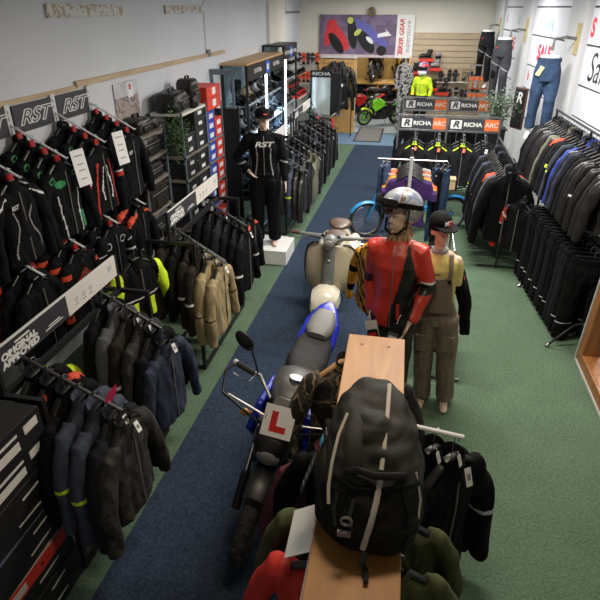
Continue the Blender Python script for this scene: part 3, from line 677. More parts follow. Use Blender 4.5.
pc = thing('corrugated_panel', 'tall black corrugated panel standing beside the shoe box shelves', 'panel', (-2.82, 8.45, 0))
m = MB()
for i in range(14): m.cyl((-.16+i*.024, -.012, .05), (-.16+i*.024, -.012, 1.72), .012, 8)
m.build('corrugation', M_('dmetal'), pc); MB().b2((-.175, -.01, .02), (.175, .012, 1.75)).build('back_sheet', M_('blackm'), pc, smooth=False)
for x in (-.18, .18): MB().b2((x-.012, -.02, 0), (x+.012, .02, 1.78)).build('edge_frame', M_('blackm'), pc, smooth=False)
fr = thing('shop_fixture', 'small blue grey frame standing behind the red boxes', 'frame', (-3.0, 8.85, 1.40))
for x in (-.17, .17): MB().b2((x-.02, -.02, -1.4), (x+.02, .02, .85)).build('upright', mat('blue_grey_steel', None), fr, smooth=False)
MB().b2((-.19, -.022, .79), (.19, .022, .87)).build('cross_bar', mat('blue_grey_steel', None), fr, smooth=False)

# ------------------------------------------------------------ lit boot cases
def boot_mesh(cols, tall=True, seed=0):
    b = MB(); h = .30 if tall else .17
    b.tube([(0, .07, h), (0, .075, h*.65), (0, .07, .12), (0, .05, .06)], [(.052, .062), (.055, .062), (.045, .05), (.046, .055)], 12)
    b.tube([(0, .10, .055), (0, .03, .06), (0, -.06, .05), (0, -.14, .038), (0, -.17, .033)], [(.042, .045), (.048, .05), (.046, .04), (.04, .030), (.02, .016)], 12)
    return fuse(b, 'upper', [M_(c) for c in cols], .010, 2, (lambda c, n: 1 if (abs(c.z-.2) < .03 or c.y < -.1) else 0) if len(cols) > 1 else None, .003, (20, 20, 20), seed)
SOLE = MB().tube([(0, .13, .012), (0, .03, .012), (0, -.08, .012), (0, -.17, .012), (0, -.19, .015)], [(.035, .012), (.044, .013), (.048, .012), (.036, .012), (.012, .01)], 12)
solem = SOLE.mesh('sole', M_('rubber'))
BK = {}
def bootproto(k, cols, tall=True):
    t = thing('motorcycle_boot', 'boot', 'boot'); link('upper', boot_mesh(cols, tall, len(BK)), t, (0, 0, .012)); link('sole', solem, t)
    if not tall: 
        m = MB()
        for i in range(4): m.box((0, -.02-.02*i, .115-.012*i), (.06, .008, .006))
        m.build('lace', M_('whitep'), t)
    else:
        m = MB()
        for i in range(3): m.box((.05, .06, .12+.07*i), (.014, .05, .018))
        m.build('buckle', M_('gplastic'), t)
    P[k] = t; BK[k] = 1
bootproto('b_black', ['blackl', 'plastic']); bootproto('b_grey', ['slate', 'black']); bootproto('b_white', ['lgrey', 'black']); bootproto('b_tan', ['beige', 'brown'], False); bootproto('b_short', ['blackl'], False); bootproto('b_red', ['blackl', 'red'])
BD = dict(b_black='tall black boot', b_grey='tall slate boot', b_white='tall grey and black boot', b_tan='short tan boot', b_short='short black boot', b_red='tall black and red boot')
cold = lit('cool_light_tube', (.75, .88, 1), 7)
def case(y0, y1, z1, label, wood_top, nsh, ledy, which):
    x0, x1 = -3.17, -2.75; yc = (y0+y1)/2; t = thing('display_case', label, 'display case', ((x0+x1)/2, yc, 0)); a = (x1-x0)/2; b = (y1-y0)/2; bm_ = M_('blackm')
    for sx in (-1, 1):
        for sy in (-1, 1): MB().b2((sx*a-.02, sy*b-.02, 0), (sx*a+.02, sy*b+.02, z1)).build('corner_post', bm_, t, smooth=False)
    MB().b2((-a, -b, .08), (-a+.01, b, z1)).build('back_panel', mat('pale_blue_panel', (.62, .76, .86), .5, var=.05), t, smooth=False)
    gl = mat('case_glass', (.75, .85, .9), .05); g_ = gl.node_tree.nodes['Principled BSDF']; g_.inputs['Transmission Weight'].default_value = 1; g_.inputs['IOR'].default_value = 1.02
    MB().b2((-a+.02, -b-.004, .1), (a-.02, -b+.004, z1-.03)).build('glass_end', gl, t, smooth=False)
    MB().b2((-a-.02, -b-.03, z1), (a+.02, b+.02, z1+.035)).build('top_board', wood('top_wood', (.42, .25, .11), (.56, .36, .18), (14, 1.5, 14)) if wood_top else bm_, t, smooth=False)
    MB().b2((a-.01, -b, z1-.24), (a+.025, b, z1-.01)).build('header_panel', bm_, t, smooth=False)
    MB().b2((a+.025, -.13, z1-.22), (a+.03, .13, z1-.02)).build('blue_badge', mat('blue_badge', (.02, .12, .55), .5), t, smooth=False)
    MB().b2((a+.03, -.07, z1-.17), (a+.032, .07, z1-.07)).build('badge_mark', M_('whitep'), t, smooth=False)
    for s in (-1, 1): text('lettering', 'DAYTONA', .10, M_('whitep'), t, (a+.027, s*b*.52, z1-.12), FX, .001, 0, .002)
    MB().b2((-a, -b, 0), (a, b, .08)).build('plinth', bm_, t, smooth=False)
    dz = (z1-.35)/nsh
    for i in range(nsh): MB().b2((-a+.01, -b+.02, .18+dz*i), (a-.02, b-.02, .195+dz*i)).build('shelf_board', mat('pale_shelf', (.5, .58, .66), .4), t, smooth=False)
    for ly in ledy: MB().b2((a-.03, ly-yc-.018, .35), (a+.0, ly-yc+.018, z1-.25)).build('light_tube', cold, t, smooth=False)
    n = int((y1-y0)/.23); r = random.Random(int(y0))
    for i in range(nsh):
        for k in range(n):
            y = y0+.13+k*(y1-y0-.24)/(n-1)
            kk = 'b_tan' if (i == nsh-1 and k in (2, 3) and which == 'first') else r.choice(['b_black', 'b_grey', 'b_grey', 'b_grey', 'b_black', 'b_white', 'b_short'])
            place(P[kk], (-2.96, y, .196+dz*i), R(60)+r.uniform(-.2, .2), '%s, %s along shelf %s of the %s case' % (BD[kk], ORD[k], ['one', 'two', 'three', 'four', 'five', 'six'][i], which), 'boots in the lit cases', (1.15, 1.05, r.uniform(1.15, 1.32)))
    # the case's own upright lamps
    for ly in ledy: area('case_light', (x1-.035, ly, z1*.5), .04, z1*.7, 42, (.7, .87, 1), (0, R(75), 0))
    area('case_light', (x1-.06, y0+.25, z1*.5), .04, z1*.7, 12, (.7, .87, 1), (0, R(80), R(20)))
    return t
case(9.36, 12.0, 2.28, 'tall black framed boot display case with wooden top and cool lighting', True, 4, [10.7], 'first')
case(12.1, 13.4, 2.40, 'black framed boot display case with blue badge behind the wooden topped case', False, 4, [12.35], 'second')
rb = thing('boot_shelf', 'low white wall shelf with red boxes under sports boots at the back left', 'shelf', (-3.0, 14.6, 1.10))
MB().b2((-.19, -.5, 0), (.19, .5, .02)).build('shelf_board', M_('whitep'), rb, smooth=False); MB().b2((-.19, -.5, .55), (.19, .5, .57)).build('shelf_board', hw, rb, smooth=False); MB().b2((-.2, -.52, -1.1), (-.17, .52, 1.0)).build('back_panel', M_('whitep'), rb, smooth=False)
for i, y in enumerate((14.2, 14.5, 14.8, 15.05)):
    carton('shoe_box', (.30, .22, .06), rc, 'flat red box under a sports boot, %s on the low shelf at the back left' % ORD[i], (-2.98, y, 1.122), 'red boxes under boots', None)
    place(P['b_red'], (-2.98, y, 1.184), R(80), 'black and red sports boot, %s on the low shelf at the back left' % ORD[i], 'sports boots')
for i, y in enumerate((14.15, 14.4, 14.65, 14.9)): place(P['b_white'], (-2.98, y, 1.672), R(80), 'grey and black sports boot, %s on the upper shelf at the back left' % ORD[i], 'sports boots')

# ------------------------------------------------------------ back area
rm = thing('standing_mirror', 'tall standing mirror with black header reading RICHA near the back doorway', 'mirror', (-2.28, 14.2, 0))
MB().b2((-.27, -.02, .1), (.27, .02, 1.78)).build('frame', M_('dmetal'), rm, smooth=False)
MB().b2((-.23, -.024, .3), (.23, -.018, 1.62)).build('mirror_glass', mat('pale_mirror', (.62, .68, .68), .12, .3, var=.02), rm, smooth=False)
text('lettering', 'RICHA', .10, M_('whitep'), rm, (0, -.026, 1.70), FY, .001, 0, .003, sx=1.5)
MB().b2((-.28, -.25, 0), (.28, .25, .1)).build('base', M_('dmetal'), rm, smooth=False)
MB().b2((.27, -.02, .75), (.46, .10, 1.72)).build('side_panel', M_('dmetal'), rm, smooth=False)
for i, (x, k) in enumerate(((-2.2, 'leather'), (-2.0, 'leatherp'))): place(P[k], (x, 15.72, 1.93), 0, ['black leather jacket on the wooden partition behind the mirror', 'black leather jacket with pale piping on the wooden partition'][i], 'leather jackets on the partition', 1.25)
for i in range(4): place(P['charcoal' if i % 2 else 'black'], (-2.45+i*.17, 15.4, 1.45), R(10), 'dark jacket hung low before the partition, %s from the left' % ['first', 'second', 'third', 'last'][i], 'low jackets by the partition')
rl = thing('hanging_rail', 'black rail standing before the wooden partition', 'rail', (-2.15, 15.4, 0))
for x in (-.5, .5): MB().cyl((x, 0, 0), (x, 0, 1.46), .014, 8).build('post', M_('blackm'), rl)
MB().cyl((-.5, 0, 1.455), (.5, 0, 1.455), .012, 8).build('rail', M_('blackm'), rl)
for s in (-.5, .5): MB().cyl((s, -.2, .015), (s, .2, .015), .014, 8).build('foot', M_('blackm'), rl)

# ------------------------------------------------------------ motorcycles
def wheel(mb_t, parent, y, r, tw, rimm, nsp=8, spm=None, disc=True, z=None, name='wheel', thin=False, hollow=0):
    z = z or r; t = MB().torus((0, y, z), r-tw*.95, tw, 'x', 44, 12, r2=tw*.95)
    if not thin:
        for i in range(44):
            a = 2*math.pi*i/44
            t.box((0, y+(r-.004)*math.cos(a), z+(r-.004)*math.sin(a)), (tw*1.3, .018, .012), (a-math.pi/2, 0, (.35 if i % 2 else -.35)))
    w_ = t.build(name, M_('rubber'), parent)
    m = MB().torus((0, y, z), r-tw*1.95, .012, 'x', 36, 8, r2=tw*.7); m.cyl((-tw, y, z), (tw, y, z), .035 if not thin else .03, 14)
    for i in range(nsp):
        a = 2*math.pi*i/nsp; rr = r-tw*1.95
        m.tube([(tw*.4*(-1)**i, y+.03*math.cos(a), z+.03*math.sin(a)), (0, y+rr*math.cos(a+.1), z+rr*math.sin(a+.1))], .009 if not thin else .0022, 6)
    m.build('rim', rimm, w_)
    if disc:
        MB().torus((tw*1.15, y, z), r*.42, .025, 'x', 28, 4, r2=.003).build('brake_disc', M_('metal'), w_)
    return w_
def superellipse(n, a, b, p=.6): return [(math.copysign(abs(math.cos(t))**p, math.cos(t))*a, math.copysign(abs(math.sin(t))**p, math.sin(t))*b) for t in [2*math.pi*j/n for j in range(n)]]
def shell(secs, n=20, p=.7):
    """body panel lofted along y: (y, zc, half width, half height)"""
    return MB().rings([[Vector((x, y, zc+z)) for x, z in superellipse(n, hw_, hh, p)] for y, zc, hw_, hh in secs])
def motorcycle(label, loc, rot, body, rim, seat='plastic', fender='plastic', tank=None, scale=1, plate=False, tail=None, forkm='chrome', detail=True, cat='motorcycle', group=None):
    t = thing('motorcycle', label, cat, loc, rot=rot, group=group); t.scale = (scale,)*3
    B = mat(*body); RM = rim; TK = mat(*tank) if tank else B; TL = mat(*tail) if tail else B
    wheel(None, t, -.67, .305, .052, RM, 10, name='front_wheel'); wheel(None, t, .67, .305, .065, RM, 10, name='rear_wheel')
    for s in (-1, 1):
        f = MB().cyl((s*.112, -.67, .305), (s*.112, -.585, .54), .028, 12).build('fork_leg', M_('plastic'), t)
        MB().cyl((s*.112, -.585, .52), (s*.112, -.46, .88), .018, 12).build('stanchion', M_(forkm), f)
    yk = MB(); yk.box((0, -.47, .86), (.26, .08, .03), (R(-20), 0, 0)); yk.box((0, -.515, .74), (.24, .08, .03), (R(-20), 0, 0)); bev(yk.build('fork_clamp', M_('plastic'), t), .008)
    rs = []
    for i in range(11):
        a = R(22+i*9.5); rr = .355+.01*math.sin(i)
        rs.append([Vector((x_, -.67+(rr+dz)*-math.cos(math.pi-a)*1, .305+(rr+dz)*math.sin(a))) for x_, dz in [(-.068, -.04), (-.055, .0), (0, .018), (.055, .0), (.068, -.04), (.055, -.008), (0, .006), (-.055, -.008)]])
    MB().rings(rs).build('front_fender', M_(fender), t)
    # frame, engine, swingarm
    m = MB()
    for s in (-1, 1):
        m.tube([(s*.05, -.45, .80), (s*.13, -.2, .66), (s*.14, .15, .60), (s*.12, .25, .38)], .022, 8); m.tube([(s*.06, -.44, .70), (s*.12, -.3, .35), (s*.12, .1, .24)], .018, 8); m.tube([(s*.12, .1, .62), (s*.1, .75, .80)], .015, 8)
    m.build('frame', M_('dmetal'), t)
    m = MB()
    for s in (-1, 1): m.tube([(s*.11, .22, .38), (s*.11, .68, .305)], (.015, .03), 8)
    m.build('swingarm', M_('dmetal'), t)
    e = MB(); e.box((0, .05, .36), (.26, .36, .24)); e.tube([(0, -.02, .42), (0, -.14, .66)], (.10, .10), 14)
    for k in range(6): e.box((0, -.045-.017*k, .46+.03*k), (.25, .21, .008), (R(-26), 0, 0))
    e.cyl((-.17, .08, .35), (.17, .08, .35), .10, 20); bev(e.build('engine', M_('dmetal'), t), .006)
    m = MB(); m.tube([(-.03, -.2, .55), (-.04, -.34, .42), (-.06, -.28, .22), (-.12, .1, .19), (-.16, .35, .25)], .02, 10); m.tube([(-.16, .33, .25), (-.17, .80, .42)], [(.04, .05), (.045, .055)], 14); m.build('exhaust', M_('dmetal'), t)
    m = MB(); m.box((0, -.335, .5), (.26, .03, .22), (R(8), 0, 0)); m.build('radiator', M_('plastic'), t, smooth=False)
    # bodywork
    shell([(-.37, .84, .03, .03), (-.33, .87, .10, .07), (-.2, .88, .15, .11), (-.04, .86, .145, .12), (.1, .80, .10, .09), (.17, .76, .05, .04)]).build('fuel_tank', TK, t)
    MB().cyl((0, -.17, .975), (0, -.165, .998), .045, 20).build('filler_cap', M_('metal'), t)
    m = MB()
    for s in (-1, 1):
        m.prism([(s*.17, -.42, .93), (s*.20, -.46, .74), (s*.18, -.30, .54), (s*.155, -.02, .68), (s*.16, .08, .82), (s*.16, -.17, .94)], (-s*.04, 0, 0))
    bev(m.build('tank_shroud', B, t), .012)
    shell([(.10, .80, .07, .03), (.16, .815, .12, .045), (.32, .80, .145, .045), (.5, .82, .135, .04), (.56, .85, .10, .03)]).build('seat', mat('seat_'+seat, (.014, .014, .015), .7, bump=.3) , t)
    shell([(.52, .875, .07, .03), (.58, .885, .105, .04), (.72, .895, .10, .04), (.84, .905, .07, .03)]).build('pillion_seat', M_('gplastic'), t)
    shell([(.40, .76, .12, .03), (.55, .80, .15, .05), (.75, .84, .14, .05), (.93, .88, .08, .04), (1.0, .90, .03, .02)]).build('tail_panel', TL, t)
    MB().ell((0, .98, .88), (.06, .03, .03), 12, 8).build('tail_light', M_('redp'), t)
    m = MB(); m.tube([(0, .85, .82), (0, 1.0, .62)], (.05, .008), 8); m.tube([(0, .96, .62), (0, 1.02, .52)], (.09, .004), 4); m.build('rear_mudguard', M_('plastic'), t)
    # front end
    h = shell([(-.64, .76, .05, .06), (-.60, .77, .10, .10), (-.52, .79, .12, .11), (-.46, .80, .09, .08)]).build('headlight_cowl', M_('plastic'), t)
    MB().ell((0, -.625, .75), (.07, .03, .06), 14, 8).build('headlight', mat('lamp_glass', (.28, .27, .26), .08, .2), h)
    dsh = MB(); dsh.box((0, -.42, .965), (.16, .10, .035), (R(35), 0, 0)); dsh = bev(dsh.build('dashboard', M_('plastic'), t), .012)
    bar = MB().tube([(-.37, -.22, 1.0), (-.2, -.30, 1.03), (-.1, -.38, .96), (.1, -.38, .96), (.2, -.30, 1.03), (.37, -.22, 1.0)], .0125, 10).build('handlebar', M_('metal'), t)
    for s in (-1, 1):
        MB().cyl((s*.37, -.22, 1.0), (s*.24, -.285, 1.02), .019, 10).build('grip', M_('rubber'), bar)
        MB().cyl((s*.372, -.219, 1.0), (s*.395, -.209, .998), .019, 10).build('bar_end', M_('whitep' if plate else 'metal'), bar)
        MB().tube([(s*.23, -.30, 1.02), (s*.25, -.36, 1.01), (s*.36, -.32, 1.0)], (.006, .009), 6).build('lever', M_('metal'), bar)
        mr = MB().tube([(s*.22, -.29, 1.03), (s*.24, -.30, 1.10), (s*.30, -.27, 1.19)], .006, 6).build('mirror_stalk', M_('plastic'), t)
        mr2 = MB().ell((0, 0, 0), (.075, .016, .045), 16, 10, rot=Matrix.Rotation(R(-42*s), 3, 'Y')); mr2.build('mirror', M_('plastic'), mr, (s*.345, -.26, 1.21))
        MB().tube([(s*.13, -.40, .83), (s*.21, -.40, .82)], .007, 6).ell((s*.23, -.41, .82), (.03, .025, .022), 10, 8).build('indicator', mat('amber_lens', (.5, .2, .03), .3), t)
        MB().cyl((s*.14, .18, .33), (s*.25, .20, .32), .012, 8).build('foot_peg', M_('metal'), t)
    MB().tube([(.12, .1, .25), (.26, .16, .02), (.29, .16, .012)], .01, 8).build('side_stand', M_('dmetal'), t)
    if plate:
        # hand guard bars and learner plate
        for s in (-1, 1):
            MB().tube([(s*.385, -.215, .998), (s*.42, -.29, .97), (s*.38, -.42, .92), (s*.12, -.50, .86)], .009, 8).build('hand_guard', M_('plastic'), bar)
            MB().tube([(s*.34, -.44, .94), (s*.10, -.47, .90)], .007, 8).build('guard_strut', M_('metal'), bar)
        for i in range(4): MB().ell((-.075+i*.05, -.47, .925), (.018, .018, .02), 10, 6).build('clamp_bolt', M_('plastic'), t)
        pl = MB().box((0, 0, 0), (.178, .003, .178)).build('learner_plate', M_('whitep'), t, (0, -.545, .955), False); pl.rotation_euler = (R(-38), R(-5), R(0))
        MB().b2((-.045, -.0035, -.06), (-.008, -.0018, .055)).b2((-.008, -.0035, -.06), (.05, -.0018, -.025)).build('letter_l', M_('redp'), pl, smooth=False)
        MB().b2((-.08, -.003, .0), (-.076, -.0018, .03)).build('small_print', M_('gplastic'), pl, smooth=False)
    return t
BL = ('royal_blue_paint', (.015, .03, .42), .25)
motorcycle('blue and black naked motorcycle with a red L learner plate beside the blue runner', (-.79, 3.02, .0), (0, R(12), R(-3)), BL, M_('dmetal'), plate=True, scale=1.04, tank=('silver_grey_paint', (.07, .068, .066), .4, .1))
LM = ('lime_green_paint', (.22, .72, .02), .3)
GB = 'motorcycles in the back room'; mat(*LM); mat('gold_rim', (.6, .4, .1), .35, .6)
motorcycle('bright lime green motorcycle with green wheels seen through the back doorway', (-.98, 17.3, 0), (0, R(5), R(-62)), LM, mat('lime_green_paint', None), scale=.77, fender='lime', group=GB)
motorcycle('red motorcycle half hidden left of the lime green one', (-1.6, 18.0, 0), (0, R(5), R(-50)), ('signal_red_paint', (.6, .02, .02), .3), mat('gold_rim', (.6, .4, .1), .35, .6), scale=.8, fender='red', group=GB)
motorcycle('black and silver motorcycle behind the lime green one, centre', (-.95, 18.9, .0), (0, R(4), R(150)), ('gloss_black_paint', (.02, .02, .025), .25), M_('metal'), scale=1.0, group=GB)
motorcycle('amber yellow motorcycle at the back right of the rear room', (-.2, 19.2, .0), (0, R(4), R(100)), ('amber_paint', (.55, .25, .02), .3), M_('metal'), scale=1.0, group=GB)
motorcycle('dark blue motorcycle at the back left of the rear room', (-1.9, 19.3, .0), (0, R(4), R(160)), ('deep_blue_paint', (.02, .05, .12), .3), M_('metal'), scale=1.0, group=GB)
# a mezzanine shelf behind carries two more bikes
mz = thing('bike_shelf', 'raised platform of yellow wood at the back of the rear room', 'shelf', (-1.0, 19.5, 0))
MB().b2((-1.5, -.6, .95), (1.2, .6, 1.0)).build('deck', hw, mz, smooth=False)
for x in (-1.45, -.2, 1.1): MB().b2((x-.03, -.58, 0), (x+.03, -.52, .95)).build('post', hw, mz, smooth=False)
motorcycle('black motorcycle on the raised platform, left', (-1.3, 19.5, 1.0), (0, R(4), R(170)), ('gloss_black_paint', None), M_('metal'), scale=.85, group=GB)
motorcycle('orange and black motorcycle on the raised platform, right', (-.55, 19.5, 1.0), (0, R(4), R(15)), ('amber_paint', None), M_('metal'), scale=.85, group=GB)
motorcycle('dark motorcycle with red and green panels parked behind the far left racks', (-2.12, 12.75, 0), (0, R(6), R(20)), ('signal_red_paint', None), mat('gold_rim', None), tank=('olive_tank', (.1, .09, .07), .4), tail=('deep_green_paint', (.02, .3, .07), .4), scale=1.05)

# classic scooter
sc = thing('classic_scooter', 'vintage cream and grey scooter facing forward beside the blue runner', 'scooter', (-.77, 5.86, 0), rot=(0, R(2), 0))
cr = mat('cream_enamel', (.48, .43, .31), .3, var=.05); gr_ = mat('grey_enamel', (.17, .19, .19), .3, var=.05); wh = mat('ivory_enamel', (.74, .71, .60), .25, var=.04)
wheel(None, sc, -.62, .21, .045, M_('metal'), 8, name='front_wheel'); wheel(None, sc, .62, .21, .045, M_('metal'), 8, name='rear_wheel')
rs = []
for y, z, w_, d in [(-.36, .32, .235, .02), (-.42, .42, .262, .025), (-.44, .55, .275, .03), (-.43, .70, .275, .035), (-.41, .80, .262, .03), (-.40, .86, .22, .02), (-.40, .88, .13, .01)]:
    rs.append([Vector((w_*math.sin(a), y+d*1.5-.09*math.cos(a)*1.0+.0, z)) for a in [R(k) for k in range(-90, 91, 15)]]+[Vector((w_*.97*math.sin(a), y+d*1.5-.075*math.cos(a)+.012, z)) for a in [R(k) for k in range(90, -91, -15)]])
MB().rings(rs).build('leg_shield', cr, sc)
m = MB(); ed = [(-.235, -.32, .32), (-.266, -.38, .44), (-.28, -.40, .6), (-.276, -.39, .74), (-.255, -.38, .83), (-.20, -.39, .875), (-.13, -.42, .89)]
m.tube(ed, .009, 8); m.tube([(-x, y, z) for x, y, z in ed], .009, 8); m.build('shield_trim', M_('plastic'), sc)
MB().tube([(0, -.52, .36), (0, -.535, .5), (0, -.53, .70), (0, -.49, .9)], [(.075, .035), (.07, .04), (.065, .04), (.06, .035)], 16).build('centre_column', gr_, sc)
MB().ell((0, -.578, .43), (.022, .008, .026), 12, 8).ell((0, -.572, .76), (.028, .006, .010), 12, 8).build('badge', M_('chrome'), sc)
rs = []
for i in range(11):
    a = R(22+i*14); k_ = .55+.45*math.sin(a); rs.append([Vector((x_*k_, -.60-.235*math.cos(a), .21+(.235+dz)*math.sin(a))) for x_, dz in [(-.165, -.15), (-.15, -.04), (-.08, .02), (0, .036), (.08, .02), (.15, -.04), (.165, -.15), (.14, -.05), (0, .015), (-.14, -.05)]])
MB().rings(rs).build('front_fender', wh, sc)
hs = MB(); hs.ell((0, -.49, .955), (.075, .10, .06), 16, 10); hs.tube([(-.34, -.40, .97), (-.1, -.45, .975), (.1, -.45, .975), (.34, -.40, .97)], [(.018, .018), (.03, .03), (.03, .03), (.018, .018)], 12)
hs = hs.build('headset', gr_, sc)
MB().ell((0, -.59, .945), (.055, .02, .05), 16, 8).build('headlight', mat('lamp_glass', None), hs); MB().torus((0, -.585, .945), .055, .008, 'y', 24, 8).build('headlight_ring', M_('chrome'), hs)
for s in (-1, 1):
    MB().cyl((s*.33, -.40, .97), (s*.44, -.385, .97), .019, 12).build('grip', mat('brown_rubber', (.12, .04, .03), .6), hs)
    MB().tube([(s*.26, -.44, .965), (s*.3, -.50, .955), (s*.45, -.47, .94)], (.005, .007), 6).build('lever', M_('chrome'), hs)
MB().b2((-.15, -.36, .28), (.15, .05, .31)).build('floor_board', cr, sc, smooth=False)
for s in (-1, 1):
    MB().ell((s*.17, .48, .46), (.10, .36, .19), 18, 12).build('side_panel', wh, sc)
shell([(.05, .45, .10, .15), (.2, .55, .14, .12), (.5, .58, .14, .12), (.85, .48, .10, .12), (.95, .40, .04, .05)]).build('rear_body', cr, sc)
sm = mat('brown_saddle', (.10, .06, .04), .35, bump=.2)
for y, z, n_ in ((.02, .80, 'front_saddle'), (.34, .83, 'rear_saddle')):
    q = shell([(y-.15, z, .04, .02), (y-.08, z+.01, .11, .035), (y+.04, z+.01, .14, .04), (y+.12, z+.01, .10, .035), (y+.15, z, .05, .02)]).build(n_, sm, sc)
    MB().tube([(0, y+.03, z-.03), (0, y+.05, z-.2)], .02, 8).build('spring_post', M_('plastic'), q)
MB().tube([(.12, .1, .3), (.27, .12, .01)], .01, 8).build('stand', M_('metal'), sc)

# moped with blue mudguards
mp = thing('vintage_moped', 'vintage moped with pale blue mudguards parked across under the T-shirt stand', 'moped', (.08, 8.28, 0), rot=(R(0), 0, R(-90+24)))
bp_ = mat('sky_blue_paint', (.03, .25, .55), .3)
wheel(None, mp, -.70, .27, .024, M_('metal'), 28, thin=True, disc=False, name='front_wheel'); wheel(None, mp, .70, .27, .024, M_('metal'), 28, thin=True, disc=False, name='rear_wheel')
for y, a0, a1 in ((-.70, 30, 150), (.70, 20, 165)):
    rs = []
    for i in range(13):
        a = R(a0+(a1-a0)*i/12); rs.append([Vector((x_, y+(.295+dz)*math.cos(a), .27+(.295+dz)*math.sin(a))) for x_, dz in [(-.045, -.02), (-.03, .0), (0, .008), (.03, .0), (.045, -.02), (.03, -.006), (0, .0), (-.03, -.006)]])
    MB().rings(rs).build('mudguard', bp_, mp)
m = MB(); m.tube([(0, -.48, .78), (0, -.35, .5), (0, .1, .38), (0, .45, .42)], (.035, .035), 10); m.tube([(0, .3, .4), (0, .25, .75)], .018, 8)
for s in (-1, 1): m.tube([(s*.05, -.70, .27), (s*.05, -.5, .75), (s*.04, -.44, .9)], .014, 8); m.tube([(s*.05, .2, .38), (s*.05, .70, .27)], .012, 8)
m.build('frame', bp_, mp)
MB().tube([(-.28, -.26, .98), (-.1, -.40, .98), (.1, -.40, .98), (.28, -.26, .98)], .011, 8).build('handlebar', M_('chrome'), mp)
shell([(.10, .78, .04, .02), (.2, .79, .11, .04), (.38, .80, .12, .04), (.45, .80, .06, .03)]).build('seat', M_('blackl'), mp)
e = MB(); e.box((0, .02, .28), (.14, .22, .16)); e.cyl((-.1, .02, .26), (.1, .02, .26), .08, 16); bev(e.build('engine', M_('dmetal'), mp), .01)
m = MB(); 
for s in (-1, 1): m.tube([(s*.09, .45, .66), (s*.09, .98, .66)], .007, 6)
for i in range(4): m.tube([(-.09, .5+.15*i, .66), (.09, .5+.15*i, .66)], .005, 6)
m.build('luggage_rack', M_('chrome'), mp); MB().ell((0, 1.0, .52), (.03, .03, .035), 10, 8).build('tail_light', M_('redp'), mp)

# ------------------------------------------------------------ RICHA racks in the middle of the shop
def richa(y, xs, z0, label, jz, keys=None, place_lab=''):
    t = thing('clothes_rack', label, 'rack', ((xs[0]+xs[-1])/2, y, 0)); ox = (xs[0]+xs[-1])/2; gm = M_('metal')
    for x in xs:
        MB().b2((x-ox-.014, -.014, 0), (x-ox+.014, .014, z0+.12)).build('post', gm, t, smooth=False)
        MB().b2((x-ox-.02, -.3, 0), (x-ox+.02, .3, .03)).build('foot', gm, t, smooth=False)
    for z in (z0-.11, z0+.115): MB().b2((xs[0]-ox-.01, -.012, z-.012), (xs[-1]-ox+.01, .012, z+.012)).build('cross_rail', gm, t, smooth=False)
    MB().b2((xs[0]-ox, -.012, .25), (xs[-1]-ox, .012, .27)).build('cross_rail', gm, t, smooth=False)
    for a, b in zip(xs[:-1], xs[1:]):
        p = MB().b2((a-ox+.02, -.025, z0-.09), (b-ox-.02, -.013, z0+.09)).build('header_board', mat('slate_header', (.035, .04, .05), .5), t, smooth=False); c = (a+b)/2-ox; L = b-a
        MB().b2((b-ox-.02-L*.27, -.0275, z0-.085), (b-ox-.022, -.0255, z0+.085)).build('orange_panel', M_('orange'), p, smooth=False)
        text('lettering', 'ARC', .10, M_('card'), p, (b-ox-.02-L*.135, -.029, z0), FY, .0006, 0, .001)
        MB().b2((a-ox+.05, -.0275, z0-.065), (a-ox+.05+L*.21, -.0255, z0+.065)).build('logo_block', M_('whitep'), p, smooth=False)
        text('logo_letter', 'R', .13, mat('slate_header', None), p, (a-ox+.05+L*.10, -.029, z0-.0), FY, .0006, .25, .006, sx=1.2)
        text('lettering', 'RICHA', .085, M_('whitep'), p, (a-ox+.05+L*.42, -.028, z0), FY, .0006, 0, .003, sx=1.1)
    return t
r1 = richa(9.25, [-.22, .54, 1.34], 1.50, 'grey steel rack with dark and orange RICHA header boards, nearer of two', 1.3)
r2 = richa(10.8, [-.20, .60, 1.36], 1.56, 'grey steel rack with dark and orange RICHA header boards, farther of two', 1.3)
def yarm(par, x, y, z, n, keys, where, dx=.09, dz=.03, first=None):
    arm(y, x, z, n, keys, where, 'jackets on the middle racks', dx, dz, par, 0, ax=(0, -1))
for j, x in enumerate((.06, .42, .80, 1.13)):
    yarm(r1, x, 9.23, 1.36, 3, [['black', 'black', 'neonh'], ['black', 'charcoal', 'neonh'], ['black', 'black', 'neonh'], ['black', 'charcoal', 'charcoal']][j], 'nearer RICHA rack, %s arm from left' % ['first', 'second', 'third', 'fourth'][j])
for j, x in enumerate((.05, .42, .80, 1.15)):
    yarm(r2, x, 10.78, 1.38, 2, [['black', 'neonh'], ['charcoal', 'neonh'], ['black', 'black'], ['black', 'neonh']][j], 'farther RICHA rack, %s arm from left' % ['first', 'second', 'third', 'fourth'][j])
